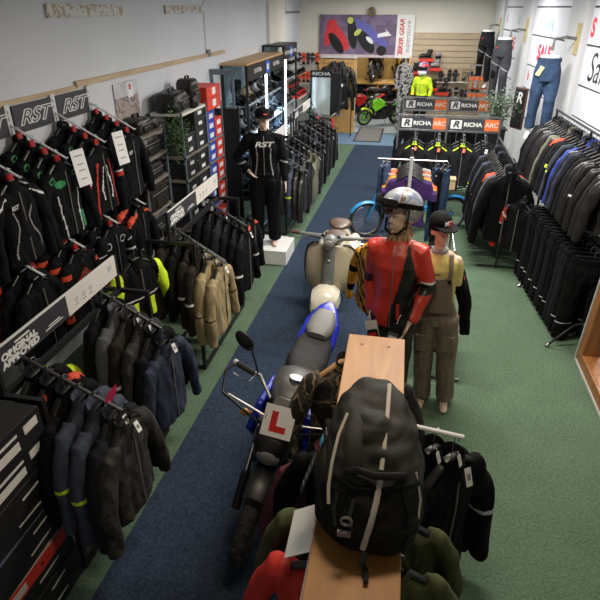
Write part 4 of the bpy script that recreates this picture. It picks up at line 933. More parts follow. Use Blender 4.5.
# T-shirt stand
ts = thing('clothes_stand', 'chrome four way stand with coloured T-shirts behind the helmeted mannequin', 'rack', (.03, 7.35, 0))
MB().cyl((0, -.45, .9), (0, -.45, 1.50), .022, 12).build('slotted_post', M_('wmetal'), ts)
MB().cyl((0, .05, 0), (0, .05, 1.50), .02, 12).build('centre_post', M_('chrome'), ts)
MB().cyl((0, -.45, 1.38), (0, .5, 1.38), .011, 8).build('rail', M_('chrome'), ts)
for z, L in ((1.36, .46), (1.16, .42), (.85, .40)): MB().cyl((-L*.95, .02, z), (L, .02, z), .011, 8).build('side_arm', M_('chrome'), ts)
for a in (0, 90): MB().box((0, .05, .02), (.7, .04, .03), (0, 0, R(a+20))).build('foot', M_('chrome'), ts, smooth=False)
run(['tee_purple', 'tee_purple', 'tee_yellow', 'tee_orange', 'tee_grey', 'tee_orange', 'tee_orange', 'tee_grey'], [(.03, 6.95+.09*i, 1.36) for i in range(8)], 0, 'on the chrome stand', 'T-shirts on the chrome stand', .02, (1.12, 1, 1.05))
for i, x in enumerate((.36, .44, .50)): place(P[['tr_denim', 'tr_char', 'tr_denim'][i]], (x, 7.45-.03*i, 1.34), R(75), 'dark trousers on the right arm of the chrome stand, %s from the post' % ['first', 'second', 'third'][i], 'trousers on the chrome stand')
for i, x in enumerate((-.34, -.28)): place(P['tr_denim'], (x, 7.38, 1.33), R(80), 'blue denim jeans on the left arm of the chrome stand, %s' % ['outer', 'inner'][i], 'jeans on the chrome stand', (1, 1, .6))
ct = thing('wooden_crate', 'small pale wooden box behind the blue mudguard of the moped', 'box', (.62, 8.45, .70))
bev(MB().b2((-.09, -.09, 0), (.09, .09, .16)).build('box', wood('pale_pine', (.5, .34, .18), (.62, .44, .25)), ct, smooth=False), .004)
MB().b2((-.095, -.095, .145), (.095, .095, .162)).build('lid', MATS['pale_pine'], ct, smooth=False)

# ------------------------------------------------------------ right wall racks
rr = thing('clothes_rail', 'long black two tier clothes rail against the right wall', 'rail', (1.92, 6.7, 0)); bm_ = M_('blackm')
def rx(y): return 1.86+(8.14-y)*.054
for y in (5.3, 6.7, 8.1):
    x = rx(y)-1.92
    MB().cyl((x, y-6.7, 0), (x, y-6.7, 1.93), .015, 8).build('post', bm_, rr)
    MB().tube([(x-.42, y-6.7-.05, .02), (x-.2, y-6.7, .25), (x, y-6.7, .32)], .012, 8).build('foot_brace', M_('dmetal'), rr)
    MB().cyl((x-.44, y-6.7-.06, .008), (x-.42, y-6.7-.05, .03), .022, 10).build('foot_pad', M_('chrome'), rr)
for z in (1.925, 1.04): MB().cyl((rx(5.25)-1.92-(.12 if z < 1.5 else 0), 5.25-6.7, z), (rx(8.15)-1.92-(.12 if z < 1.5 else 0), 8.15-6.7, z), .013, 8).build('rail', bm_, rr)
up = ['leatherp', 'leather', 'black', 'leather', 'blackband', 'leather', 'leatherp', 'charcoal', 'black', 'navy', 'leather', 'blue', 'black', 'slate', 'limetip', 'charcoal', 'redsh', 'leather', 'olive', 'charcoal', 'leatherp', 'leather', 'black', 'leatherp', 'charcoal', 'black']
N_ = len(up); ys = [5.38+.105*i for i in range(N_)]
run(up, [(rx(y), y, 1.915) for y in ys], R(-20), 'on the upper right rail', 'jackets on the upper right rail', .05, (1.06, 1.05, 1.06))
lo = ['tr_black', 'tr_black', 'tr_char', 'tr_char', 'tr_black', 'tr_black', 'tr_char', 'tr_black', 'tr_char', 'tr_black', 'tr_char', 'tr_black', 'tr_black', 'tr_char', 'tr_black', 'tr_char', 'tr_black', 'tr_black', 'tr_black', 'tr_black', 'tr_black', 'tr_char', 'tr_black', 'tr_black']
run(lo[:15], [(rx(y)-.14-(y-5.3)*.05, y, 1.03) for y in [5.4+.112*i for i in range(len(lo))]][:15], R(-6), 'on the lower right rail', 'trousers on the lower right rail', .06, (1.15, 1.1, .93))
place(P['redmx'], (1.44, 7.05, 1.06), R(-50), 'black jacket with red and white patterned sleeves poking out low on the right rack')
r3 = thing('clothes_rail', 'shorter single tier rail beyond the long right rail', 'rail', (1.28, 7.95, 0))
for y in (-.75, .75): MB().cyl((0, y, 0), (0, y, 1.42), .014, 8).build('post', bm_, r3); MB().cyl((-.25, y, .02), (.25, y, .02), .014, 8).build('foot', bm_, r3)
MB().cyl((0, -.8, 1.42), (0, .8, 1.42), .013, 8).build('rail', bm_, r3)
fk = ['black', 'charcoal', 'lgr', 'redsh', 'black', 'charcoal', 'black', 'blackband', 'black', 'slate', 'black', 'black', 'charcoal', 'slate']
run([k if k in P else 'grey' for k in fk], [(1.28, 7.25+.105*i, 1.41) for i in range(len(fk))], R(-8), 'on the short right rail', 'jackets on the short right rail', .05, (1.05, 1.05, 1.45))
# half mannequins with trousers hung from brackets on the right wall
def legs(label, loc, rz, col, h, bracket_z, kind='jeans', bend=.06):
    t = thing('leg_mannequin', label, 'mannequin', loc, rz); b = MB()
    b.rings([[Vector((rx_*math.cos(a), ry*math.sin(a), z)) for a in [2*math.pi*j/18 for j in range(18)]] for z, rx_, ry in [(h+.04, .13, .095), (h-.02, .14, .10), (h-.18, .165, .125), (h-.30, .155, .12)]])
    J_ = []
    for s in (-1, 1):
        pts = [(s*.08, 0, h-.22), (s*.095, -.01, h-.45), (s*.10, -bend*(s+1)*.6-.01, h*.5), (s*.11, .02-bend*s*.5, .12), (s*.11, .02-bend*s*.5, .05)]
        b.tube(pts, [(.085, .10), (.078, .085), (.055, .06), (.042, .045), (.038, .045)], 12); J_.append(pts)
        b.tube([(s*.11, .05-bend*s*.5, .03), (s*.112, -.06-bend*s*.5, .025), (s*.115, -.15-bend*s*.5, .0), (s*.117, -.19-bend*s*.5, -.01)], [(.034, .035), (.042, .026), (.036, .018), (.015, .010)], 10)
    link('body', fuse(b, 'body', [M_('skinw')], .010, 3), t)
    c = MB()
    c.rings([[Vector((rx_*math.cos(a), ry*math.sin(a), z)) for a in [2*math.pi*j/18 for j in range(18)]] for z, rx_, ry in [(h+.0, .15, .11), (h-.06, .155, .118), (h-.18, .18, .142), (h-.30, .17, .14)]])
    for pts in J_: c.tube([pts[0], pts[1], pts[2], pts[3]], [(.10, .115), (.094, .10), (.078, .082), (.075, .082)], 14)
    link('trousers', fuse(c, 'trousers', [M_(col)] + ([M_('lgrey')] if kind != 'jeans' else []), .011, 3, (lambda q, n: 1 if abs(q.z-h*.62+q.x*.5) < .008 and n.y < 0 else 0) if kind != 'jeans' else None, .010, seed=3), t)
    MB().rings([[Vector((rx_*math.cos(a), ry*math.sin(a), z)) for a in [2*math.pi*j/18 for j in range(18)]] for z, rx_, ry in [(h-.045, .162, .124), (h+.003, .155, .116), (h+.003, .148, .108)]], False).build('waistband', M_(col), t)
    if kind == 'jeans':
        for s in (-1, 1): bev(MB().box((s*.08, .135, h-.16), (.12, .01, .13)).build('pocket', M_(col), t), .004)
        q = MB().box((0, 0, 0), (.06, .003, .13)).build('price_tag', mat('cream_tag', (.6, .52, .3), .7), t, (-.09, -.155, h-.16), False); q.rotation_euler = (0, R(25), 0)
    else:
        MB().ell((.10, -.10, h*.5), (.05, .03, .09), 12, 8).ell((-.10, -.08, h*.5), (.05, .03, .09), 12, 8).build('knee_pad', M_('black'), t)
        MB().b2((-.09, -.146, h-.15), (-.06, -.141, h-.12)).build('badge', M_('redp'), t, smooth=False)
    return t
def bracket(y, z, reach, label, lz=.18, zd=-.1):
    t = thing('wall_bracket', label, 'bracket', wall_pt(y, z, .092), AW)
    bev(MB().b2((-.02, -.07, -lz), (0, .07, lz)).build('wooden_plate', mat('olive_yellow_wood', (.45, .38, .16), .6), t, smooth=False), .005)
    MB().tube([(-.02, 0, 0), (-reach*.5, 0, .02), (-reach, 0, .0), (-reach-.01, 0, zd)], .022, 10).build('arm', M_('gplastic'), t)
    return t
bracket(8.95, 2.74, .30, 'yellowish wooden plate and grey arm holding the blue jeans legs', .20, -.15)
legs('white leg mannequin wearing blue denim jeans on the right wall', (1.80, 8.88, 1.42), R(-15), 'bluedenim', 1.08, 0)
bracket(12.15, 2.74, .27, 'yellowish wooden plate and grey arm holding the grey biker trousers legs', .20, -.12)
legs('white leg mannequin wearing dark grey biker trousers on the right wall', (1.58, 12.15, 1.36), R(-25), 'lead', 1.22, 0, 'biker')
MATS['slate_blue_cloth']
bracket(14.95, 2.75, .22, 'small wooden plate and arm holding the far black trousers legs', .16, -.1)
legs('white leg mannequin wearing black trousers at the far end of the right wall', (1.55, 14.95, 1.42), R(-20), 'black2', 1.20, 0, 'biker')
plant('leafy green potted plant between the middle racks and right rail', (1.37, 9.9, 1.35), .26, 1100, 1.0, True, .34)
ps_ = thing('plant_stand', 'black plinth under the leafy green potted plant', 'stand', (1.37, 9.9, 0)); bev(MB().b2((-.14, -.14, 0), (.14, .14, 1.33)).build('column', M_('blackm'), ps_, smooth=False), .01); MB().b2((-.16, -.16, 1.33), (.16, .16, 1.35)).build('top_plate', M_('blackm'), ps_, smooth=False)
fs = thing('framed_sign', 'dark brown framed sign with white R leaning by the right wall', 'sign', (1.78, 10.5, 1.62), rot=(0, R(0), R(-60)))
bev(MB().b2((-.15, -.02, -.38), (.15, .02, .30)).build('frame', mat('dark_brown_board', (.10, .045, .03), .6), fs, smooth=False), .01)
MB().b2((-.13, -.026, -.35), (.13, -.02, .27)).build('panel', M_('blackm'), fs, smooth=False); text('lettering', 'R', .24, M_('whitep'), fs, (0, -.028, .13), FY, .001, .2, .006)
# framed mirror standing at the right edge
fm = thing('framed_mirror', 'mirror in a thick brown wooden frame with pale edge standing at the right', 'mirror', (1.87, 4.30, 0), rot=(0, R(2), 0))
wd = wood('brown_frame_wood', (.20, .075, .02), (.34, .14, .045), (12, 12, 1.5), .35)
pe = mat('pale_edge', (.45, .46, .45), .6)
for nme, lo_, hi_ in (('bottom_rail', (-.05, -.75, 0), (.10, .75, .13)), ('top_rail', (-.05, -.75, 1.47), (.10, .75, 1.60)), ('side_rail', (-.05, .62, .13), (.10, .75, 1.47)), ('side_rail', (-.05, -.75, .13), (.10, -.62, 1.47))):
    bev(MB().b2(lo_, hi_).build(nme, wd, fm, smooth=False), .008)
for lo_, hi_ in (((-.062, -.765, 0), (-.045, .765, .02)), ((-.062, .745, 0), (-.045, .765, 1.61)), ((-.062, -.765, 1.59), (-.045, .765, 1.61))): MB().b2(lo_, hi_).build('edge_strip', pe, fm, smooth=False)
MB().b2((.03, -.63, .12), (.05, .63, 1.48)).build('mirror_glass', mat('mirror_silver', (.8, .82, .82), .03, 1, var=.01), fm, smooth=False)

# ------------------------------------------------------------ slatwall goods
def SWP(px, py, y=15.9): return (-.12+(px-412)*.0243, y, 2.53-(py-34)*.0246)
WHS = ['top left', 'upper middle', 'left edge', 'centre', 'lower right', 'lower left']
for i, (px, py, k) in enumerate([(425, 60, 'b_short'), (434, 69, 'b_white'), (412, 73, 'b_short'), (433, 89, 'b_short'), (445, 93, 'b_black'), (410, 93, 'b_black')]):
    p = SWP(px, py, 15.8); carton('shoe_box', (.34, .22, .07), rc, 'flat red box shelf under a boot on the slatwall, %s' % WHS[i], (p[0], 15.83, p[2]), 'red boxes on the slatwall', None)
    place(P[k], (p[0], 15.82, p[2]+.072), R(-70), '%s on a red box on the slatwall, %s' % (BD[k], WHS[i]), 'boots on the slatwall', 1.15)
def glove(key, cols):
    t = thing('motorcycle_glove', 'glove', 'glove'); b = MB()
    b.tube([(0, 0, 0), (0, 0, .08), (0, 0, .13), (0, 0, .19)], [(.045, .03), (.036, .024), (.05, .026), (.052, .024)], 12)
    for i, (x, l) in enumerate(((-.038, .06), (-.013, .085), (.013, .08), (.037, .06))): b.tube([(x, 0, .18), (x*1.1, -.006, .19+l*.6), (x*1.15, -.014, .19+l)], [.014, .013, .010], 8)
    b.tube([(.045, 0, .12), (.075, -.01, .16), (.08, -.015, .20)], [.018, .014, .011], 8)
    link('glove_shell', fuse(b, 'glove_shell', [M_(c) for c in cols], .006, 1, (lambda c, n: 1 if c.z < .05 or abs(c.z-.17) < .012 else 0) if len(cols) > 1 else None), t)
    MB().torus((0, 0, .08), .036, .005, 'z', 16, 6).build('strap', M_('gplastic'), t); P[key] = t
glove('g_black', ['blackl']); glove('g_tan', ['beige', 'brown']); glove('g_white', ['blackl', 'lgrey']); glove('g_orange', ['redor', 'black'])
for i, (px, py, k) in enumerate([(442, 80, 'g_black'), (451, 79, 'g_black'), (457, 79, 'g_black'), (466, 78, 'g_tan'), (473, 80, 'g_black'), (453, 98, 'g_black'), (460, 96, 'g_white'), (466, 98, 'g_black'), (471, 98, 'g_white'), (477, 97, 'g_black'), (482, 98, 'g_white')]):
    p = SWP(px, py, 15.82); r_ = i > 4; j = i-5 if r_ else i
    place(P[k], (p[0], 15.86, p[2]), 0, '%s glove upright on the slatwall, %s in the %s row' % ({'g_black': 'black', 'g_tan': 'tan', 'g_white': 'black and grey'}[k], ['first', 'second', 'third', 'fourth', 'fifth', 'sixth'][j], 'lower' if r_ else 'upper'), 'gloves on the slatwall', 1.05)
    if j == 0: MB().b2((p[0]-.1, 15.80, p[2]-.012), (p[0]+(.9 if not r_ else .85), 15.95, p[2])).build('glove_shelf', M_('card'), sw, smooth=False).location = (-0, -15.98, 0)
oc = thing('glove_stand', 'orange card stand hung with bright gloves at the back right corner', 'rack', (1.48, 14.9, 0))
for x in (-.22, .22): MB().cyl((x, 0, 0), (x, 0, 1.9), .012, 8).build('post', M_('metal'), oc)
for z in (1.25, 1.62, 1.88): MB().b2((-.24, -.01, z), (.24, .01, z+.03)).build('cross_bar', M_('metal'), oc, smooth=False)
MB().b2((-.22, -.28, 0), (.22, .28, .03)).build('base', M_('metal'), oc, smooth=False)
for i in range(8):
    p = thing('glove_pack', 'orange backed pack of pale gloves, %s in the %s row of the corner stand' % (['first', 'second', 'third', 'fourth'][i % 4], ['lower', 'upper'][i//4]), 'glove pack', (1.31+.115*(i % 4), 14.86, .98+.38*(i//4)), group='glove packs on the corner stand')
    MB().b2((-.05, -.002, 0), (.05, .004, .28)).build('backing_card', M_('orange'), p, smooth=False)
    b = MB(); b.tube([(0, -.02, .03), (0, -.025, .10), (0, -.022, .15)], [(.03, .012), (.038, .018), (.036, .014)], 10)
    for q in (-.024, -.008, .008, .024): b.tube([(q, -.02, .14), (q*1.1, -.02, .21)], .008, 6)
    b.build('glove', M_('lgrey' if i % 2 else 'beige'), p)
hh = thing('race_suit', 'white and black patterned one piece suit hanging right of the back doorway', 'suit', (-.32, 15.55, 1.95)); b = MB()
b.rings([[Vector((rx_*math.cos(a), .07*math.sin(a), z)) for a in [2*math.pi*j/16 for j in range(16)]] for z, rx_ in [(-.08, .06), (-.16, .17), (-.35, .17), (-.6, .14), (-.9, .16), (-1.0, .15)]])
for s in (-1, 1): b.tube([(s*.14, 0, -.16), (s*.2, 0, -.42), (s*.2, 0, -.72)], [.05, .05, .04], 10); b.tube([(s*.08, 0, -.95), (s*.09, 0, -1.35), (s*.09, 0, -1.75)], [.075, .065, .055], 10)
link('suit_shell', fuse(b, 'suit_shell', [patches('suit_pattern', [(.02, .02, .02), (.5, .5, .5), (.03, .03, .03), (.5, .48, .48), (.02, .02, .02)], 11)], .015, 2), hh)
MB().tube([(0, 0, -.08), (0, 0, .0), (.02, 0, .02)], .004, 6).build('hanger_hook', M_('metal'), hh)
sp_ = thing('suit_stand', 'slim metal stand holding the patterned suit', 'stand', (-.32, 15.62, 0)); MB().cyl((0, 0, 0), (0, 0, 1.96), .012, 8).build('post', M_('metal'), sp_); MB().cyl((0, 0, 0), (0, 0, .02), .14, 20).build('base', M_('metal'), sp_); MB().cyl((0, .0, 1.955), (0, -.10, 1.955), .008, 8).build('arm', M_('metal'), sp_)

# ------------------------------------------------------------ dressed mannequins
def tor(b, secs, n=22, lean=0):
    b.rings([[Vector((rx_*math.cos(a), yo+ry*math.sin(a), z)) for a in [2*math.pi*j/n for j in range(n)]] for z, rx_, ry, yo in secs])
def hand(b, wrist, d, side, curl=.35):
    """palm, four unequal fingers and a thumb from the side of the palm"""
    w_ = Vector(wrist); d = Vector(d).normalized(); sx = Vector((0, -1, 0)); sx = (sx-d*sx.dot(d)).normalized(); nr = d.cross(sx)*side
    b.tube([w_-d*.02, w_+d*.03, w_+d*.085], [(.022, .017), (.036, .015), (.040, .013)], 10, ref=sx)
    for i, l in enumerate((.070, .080, .075, .058)):
        o = w_+d*.08+sx*(.030-.020*i)
        b.tube([o, o+d*l*.45, o+d*l*.78+nr*l*curl*.4, o+d*l*.9+nr*l*curl*.9], [.009, .0085, .008, .007], 8)
    o = w_+d*.03+sx*.032; b.tube([o, o+sx*.025+d*.03, o+sx*.03+d*.06+nr*.01], [.011, .010, .008], 8)
def head_mesh(b, z, yaw):
    M3 = Matrix.Rotation(yaw, 3, 'Z')
    def P_(x, y, q): v = M3 @ Vector((x, y, 0)); return (v.x, v.y, z+q)
    b.ell(P_(0, .01, .03), (.076, .094, .095), 22, 14); b.ell(P_(0, -.025, -.035), (.055, .065, .075), 18, 12)
    b.tube([P_(0, -.088, .02), P_(0, -.108, -.015), P_(0, -.092, -.026)], [.009, .015, .011], 8)
    b.ell(P_(0, -.083, -.052), (.024, .011, .008), 12, 6); b.ell(P_(0, -.080, -.066), (.021, .012, .008), 12, 6); b.ell(P_(0, -.066, -.10), (.022, .018, .018), 12, 8)
    b.tube([P_(-.05, -.076, .034), P_(-.025, -.092, .040), P_(0, -.09, .03), P_(.025, -.092, .040), P_(.05, -.076, .034)], .008, 8)
    for s in (-1, 1): b.ell(P_(s*.078, .012, .0), (.012, .02, .033), 10, 8)
def figure(label, loc, rz, skin, arms, yaw=0, armless=False, legs_=True, hgt=1.0, feet=True, rot=None):
    t = thing('mannequin', label, 'mannequin', loc, rz); t.scale = (hgt,)*3; b = MB(); 
    tor(b, [(.86, .155, .10, 0), (.95, .165, .115, .01), (1.08, .130, .09, 0), (1.2, .145, .10, -.005), (1.32, .165, .115, -.01), (1.42, .17, .09, 0), (1.475, .12, .065, .01), (1.50, .06, .055, .01)])
    b.tube([(0, .012, 1.46), (0, .008, 1.53), (0, 0, 1.60)], [(.052, .052), (.046, .048), (.048, .05)], 14); head_mesh(b, 1.665, yaw)
    for s in (-1, 1):
        b.tube([(s*.085, .0, .92), (s*.095, -.005, .72), (s*.10, -.01, .49), (s*.105, .01, .30), (s*.11, .015, .09), (s*.11, .015, .05)], [.09, .085, .058, .055, .038, .038], 12)
        b.tube([(s*.11, .05, .03), (s*.115, -.06, .03), (s*.12, -.15, .018), (s*.12, -.18, .014)], [(.034, .03), (.042, .028), (.038, .016), (.02, .012)], 10)
    for a in arms:
        b.tube(a[:3], [.052, .038, .026], 12); dd = Vector(a[2])-Vector(a[1]); hand(b, a[2], a[3] if len(a) > 3 else dd, 1 if a[0][0] > 0 else -1)
    if armless:
        for s in (-1, 1): b.ell((s*.16, 0, 1.40), (.045, .05, .055), 12, 10)
    link('body', fuse(b, 'body', [M_(skin) if isinstance(skin, str) else skin], .0085, 2), t)
    M3 = Matrix.Rotation(yaw, 3, 'Z')
    for s in (-1, 1):
        v = M3 @ Vector((s*.030, -.083, 0)); e = MB().ell((v.x, v.y, 1.688), (.013, .006, .006), 12, 6, rot=M3).build('eye', M_('whitep'), t)
        v2 = M3 @ Vector((s*.030, -.0885, 0)); MB().ell((v2.x, v2.y, 1.688), (.005, .003, .005), 8, 6).build('iris', M_('plastic'), e)
    return t
def jacket_on(t, mats, arms, region, thick=1.0, zlo=.86, vox=.010, amp=.008, collar=True, open_=0, sleeve=(.078, .062, .046), seed=1):
    b = MB(); k = thick
    tor(b, [(zlo, .18*k, .135*k, .005), (.95, .185*k, .138*k, .01), (1.08, .160*k, .118*k, 0), (1.2, .172*k, .128*k, -.005), (1.32, .19*k, .142*k, -.01), (1.42, .19*k, .115*k, 0), (1.475, .135*k, .085*k, .01), (1.51, .072, .068, .01)])
    for a in arms:
        A, B_, W_ = [Vector(q) for q in a[:3]]; e = W_-(W_-B_)*.04; In = Vector((A.x*.55, 0, A.z+.015))
        b.tube([In, A, A.lerp(B_, .5), B_, B_.lerp(e, .5), e], [sleeve[0]*.8, sleeve[0], sleeve[0]*.92, sleeve[1], (sleeve[1]+sleeve[2])/2, sleeve[2]], 14)
    link('jacket', fuse(b, 'jacket', mats, vox, 3, region, amp, (11, 11, 7), seed), t)
    if collar:
        rs = [[Vector((r_*math.cos(a), .01+r_*.95*math.sin(a), z+.02*math.sin(a))) for a in [2*math.pi*j/20 for j in range(20)]] for z, r_ in [(1.48, .085), (1.51, .073), (1.55, .066), (1.555, .060), (1.50, .058)]]
        MB().rings(rs, False).build('collar', mats[0], t)
    z = MB().tube([(0, -.083, 1.48), (0, -.13*k, 1.42), (0, -.158*k, 1.30), (0, -.138*k, 1.18), (0, -.122*k, 1.08), (0, -.132*k, zlo+.01)], .005, 6).build('zip', M_('gplastic'), t)
def trousers_on(t, mats, region=None, zlo=.06, w_=1.0, amp=.009, hi=1.02, seed=5):
    b = MB(); tor(b, [(.84, .175, .12, .005), (.92, .18, .128, .01), (hi, .155, .110, .005)])
    for s in (-1, 1): b.tube([(s*.088, .0, .90), (s*.10, -.005, .70), (s*.105, -.012, .48), (s*.112, .0, .28), (s*.115, .005, zlo)], [(.10*w_, .105*w_), (.098*w_, .10*w_), (.082*w_, .085*w_), (.078*w_, .082*w_), (.078*w_, .085*w_)], 14)
    link('trousers', fuse(b, 'trousers', mats, .011, 3, region, amp, (12, 12, 5), seed), t)
def cap_on(t, yaw, m, markm, logo=None, z=1.70):
    M3 = Matrix.Rotation(yaw, 3, 'Z'); c = MB()
    rs = [[M3 @ Vector((r_*.096*math.cos(a), .01+r_*.114*math.sin(a), 0))+Vector((0, 0, z+h_)) for a in [2*math.pi*j/24 for j in range(24)]] for h_, r_ in [(-.01, 1.0), (.03, 1.02), (.065, .95), (.095, .72), (.112, .40), (.117, .05)]]
    c.rings(rs); cp = c.build('cap', m, t)
    br = [M3 @ Vector((.09*math.sin(a), -.06-.14*max(0, math.cos(a))**.7, -.012*math.cos(a)+.004-.03*abs(math.sin(a))**2*0))+Vector((0, 0, z+.012)) for a in [R(q) for q in range(-90, 91, 12)]]
    MB().prism(br, (0, 0, .008)).build('peak', m, cp)
    if logo:
        p = M3 @ Vector((0, -.112, 0)); text('logo', logo, .045, M_('whitep'), cp, (p.x, p.y, z+.05), (R(75), 0, yaw), .001, .2, .002)
        p = M3 @ Vector((.02, -.115, 0)); text('logo_mark', 'X', .05, M_('redp'), cp, (p.x, p.y, z+.045), (R(75), 0, yaw), .0015, .3, .003)
    else:
        p = M3 @ Vector((.0, -.112, 0)); q = MB().box((0, 0, 0), (.05, .008, .018)).build('badge', M_('redp'), cp, (p.x, p.y, z+.045), False); q.rotation_euler = (R(-15), 0, yaw)
# 1. black suited mannequin on a white plinth
pl = thing('display_plinth', 'white box plinth under the black dressed mannequin', 'plinth', (-1.80, 6.98, 0))
bev(MB().b2((-.28, -.28, 0), (.28, .28, .2)).build('box', M_('whitep'), pl, smooth=False), .006); MB().b2((-.283, -.283, .19), (.283, .283, .202)).build('top_board', M_('whitep'), pl, smooth=False)
def rg1(c, n):
    x = abs(c.x)
    if n.y < 0 and x < .15 and abs(x-.105-.02*math.sin(c.z*9)) < .007 and c.z < 1.34: return 1
    if x > .2 and abs(c.z-1.22+x*.3) < .01: return 1
    return 0
a1 = [((-.19, 0, 1.43), (-.36, .06, 1.18), (-.20, -.10, 1.04), (.6, -.5, -.5)), ((.19, 0, 1.43), (.25, .02, 1.13), (.27, -.06, .88))]
m1 = figure('mannequin in black jacket, black trousers and black cap standing on a white plinth', (-1.86, 6.98, .205), R(14), 'skin', a1, R(18))
jacket_on(m1, [M_('black'), M_('lgrey')], a1, rg1, zlo=.98, collar=True); trousers_on(m1, [M_('black')], w_=1.12); cap_on(m1, R(18), M_('black'), None)
text('logo', 'RST', .085, M_('whitep'), m1, (0, -.160, 1.385), (R(82), 0, 0), .001, .25, .003, sx=1.6)
# 2. red leather jacket with silver helmet
def rg2(c, n):
    x, z = c.x, c.z
    if -.03 < x < .185 and z < 1.48:
        u = max(0, min(1, (1.45-z)/.5)); e = .085-.10*u**1.6
        if x > e and x < e+.03+.15*min(1, u*1.5) and n.y < .35 and z > .80: return 1
    if x > .205:
        if 1.12 < z < 1.20: return 1
        if 1.20 <= z < 1.215: return 2
        if z < 1.12 and c.y > -.02: return 1
    if x < -.205 and 1.12 < z < 1.20: return 1
    return 0
a2 = [((-.18, 0, 1.42), (-.22, .10, 1.15), (-.20, .04, .88)), ((.18, 0, 1.42), (.27, .02, 1.15), (.17, -.16, .92))]
m2 = figure('mannequin in red and black leather jacket with silver open face helmet', (-.02, 3.92, .0), R(-8), 'skin', a2, R(-42), hgt=1.06)
jacket_on(m2, [M_('redl'), M_('blackl'), M_('whitep')], a2, rg2, zlo=.84, thick=1.03, amp=.006, sleeve=(.082, .07, .052)); trousers_on(m2, [M_('blackl')])
pk = MB().prism([(.05, -.175, 1.06), (.075, -.175, 1.07), (.085, -.165, .94), (.06, -.165, .93)], (0, .012, 0)).build('pocket_flap', M_('redl'), m2)
m2.scale = (.93, 1.0, 1.06)
h2 = thing('open_face_helmet', 'silver open face motorcycle helmet with dark goggles on the red jacketed mannequin', 'helmet', (-.02, 3.92, 1.832), rot=(R(-4), 0, R(-50)))
rs = []
for i in range(15):
    ph = R(4+i*8.6); ring = []
    for j in range(36):
        a = 2*math.pi*j/36; r_ = Vector((.145*math.sin(ph)*math.cos(a), .165*math.sin(ph)*math.sin(a), .150*math.cos(ph)))
        ring.append(r_)
    rs.append(ring)
hm = MB().rings(rs, False)
# cut the face opening (front = -Y)
keep = []
for f, mi in zip(hm.f, hm.m):
    c = sum((hm.v[i] for i in f), Vector())/len(f)
    if c.y < -.045 and c.z < .045-.0*abs(c.x): continue
    keep.append(f)
hm.f = keep; hm.m = [0]*len(keep)
hsm = patches('silver_painted_reflection', [(.27, .28, .30), (.30, .31, .33), (.17, .20, .30), (.28, .28, .30), (.14, .085, .06)], 4, .2)  # smooth silver with a brown reflection painted in as patches
ho = hm.build('shell', hsm, h2); so = ho.modifiers.new('s', 'SOLIDIFY'); so.thickness = .022; so.offset = -1
MB().tube([(-.137, -.05, -.12), (-.140, -.05, .03), (-.10, -.125, .052), (0, -.165, .058), (.10, -.125, .052), (.140, -.05, .03), (.137, -.05, -.12)], .008, 8).build('rim_trim', M_('plastic'), h2)
gg = MB().tube([(-.11, -.135, .065), (-.06, -.172, .065), (0, -.186, .062), (.06, -.172, .065), (.11, -.135, .065)], [(.03, .012), (.037, .02), (.030, .02), (.037, .02), (.03, .012)], 12, ref=(0, 0, 1)).build('goggles', mat('goggle_lens', (.012, .01, .01), .1), h2)
MB().tube([(-.11, -.13, .065), (-.155, -.02, .05), (-.15, .07, .03), (0, .175, .02), (.15, .07, .03), (.155, -.02, .05), (.11, -.13, .065)], [(.018, .004)]*7, 8, ref=(0, 0, 1)).build('goggle_strap', M_('black'), gg)
MB().tube([(-.12, -.03, -.10), (-.07, -.07, -.17), (0, -.08, -.185), (.07, -.07, -.17), (.12, -.03, -.10)], [(.012, .004)]*5, 8).build('chin_strap', M_('black'), h2)
for s in (-1, 1): MB().cyl((s*.142, -.01, .02), (s*.152, -.01, .02), .010, 10).build('stud', M_('chrome'), h2)
hr = MB()
for i in range(22):
    a = R(20+i*15); x, y = .075*math.cos(a), .02+.08*math.sin(a); k_ = 1.35+.15*math.sin(i*2)
    hr.tube([(x*.8, y*.8, 1.62), (x*1.05, y*1.05, 1.555), (x*k_, y*k_+.01, 1.50)], [.016, .018, .006], 6)
hr.build('hair', M_('hair'), m2)
for i, (x, z) in enumerate(((-.11, .86), (.04, .85))):
    p = thing('hanging_glove_pack', '%s pack of motorcycle gloves hanging at the red jacketed mannequin waist' % ['left, red and white', 'right, black and grey'][i], 'glove pack', (-.04+x*1.1, 3.70, z+.06), rot=(R(-10), R([-15, 15][i]), 0), group='glove packs at the waist')
    MB().b2((-.045, -.004, -.09), (.045, .0, .07)).build('card', M_(['card', 'dmetal'][i]), p, smooth=False)
    MB().tube([(0, -.018, -.14), (0, -.022, -.07), (0, -.018, .0)], [(.03, .012), (.045, .02), (.04, .014)], 10).build('glove', M_(['black2', 'grey'][i]), p)
    MB().b2((-.03, -.042, -.05), (.03, -.038, -.02)).build('printed_mark', M_(['redp', 'whitep'][i]), p, smooth=False); MB().tube([(0, 0, .07), (0, .0, .13), (.01, .04, .14)], .003, 6).build('loop', M_('whitep'), p)
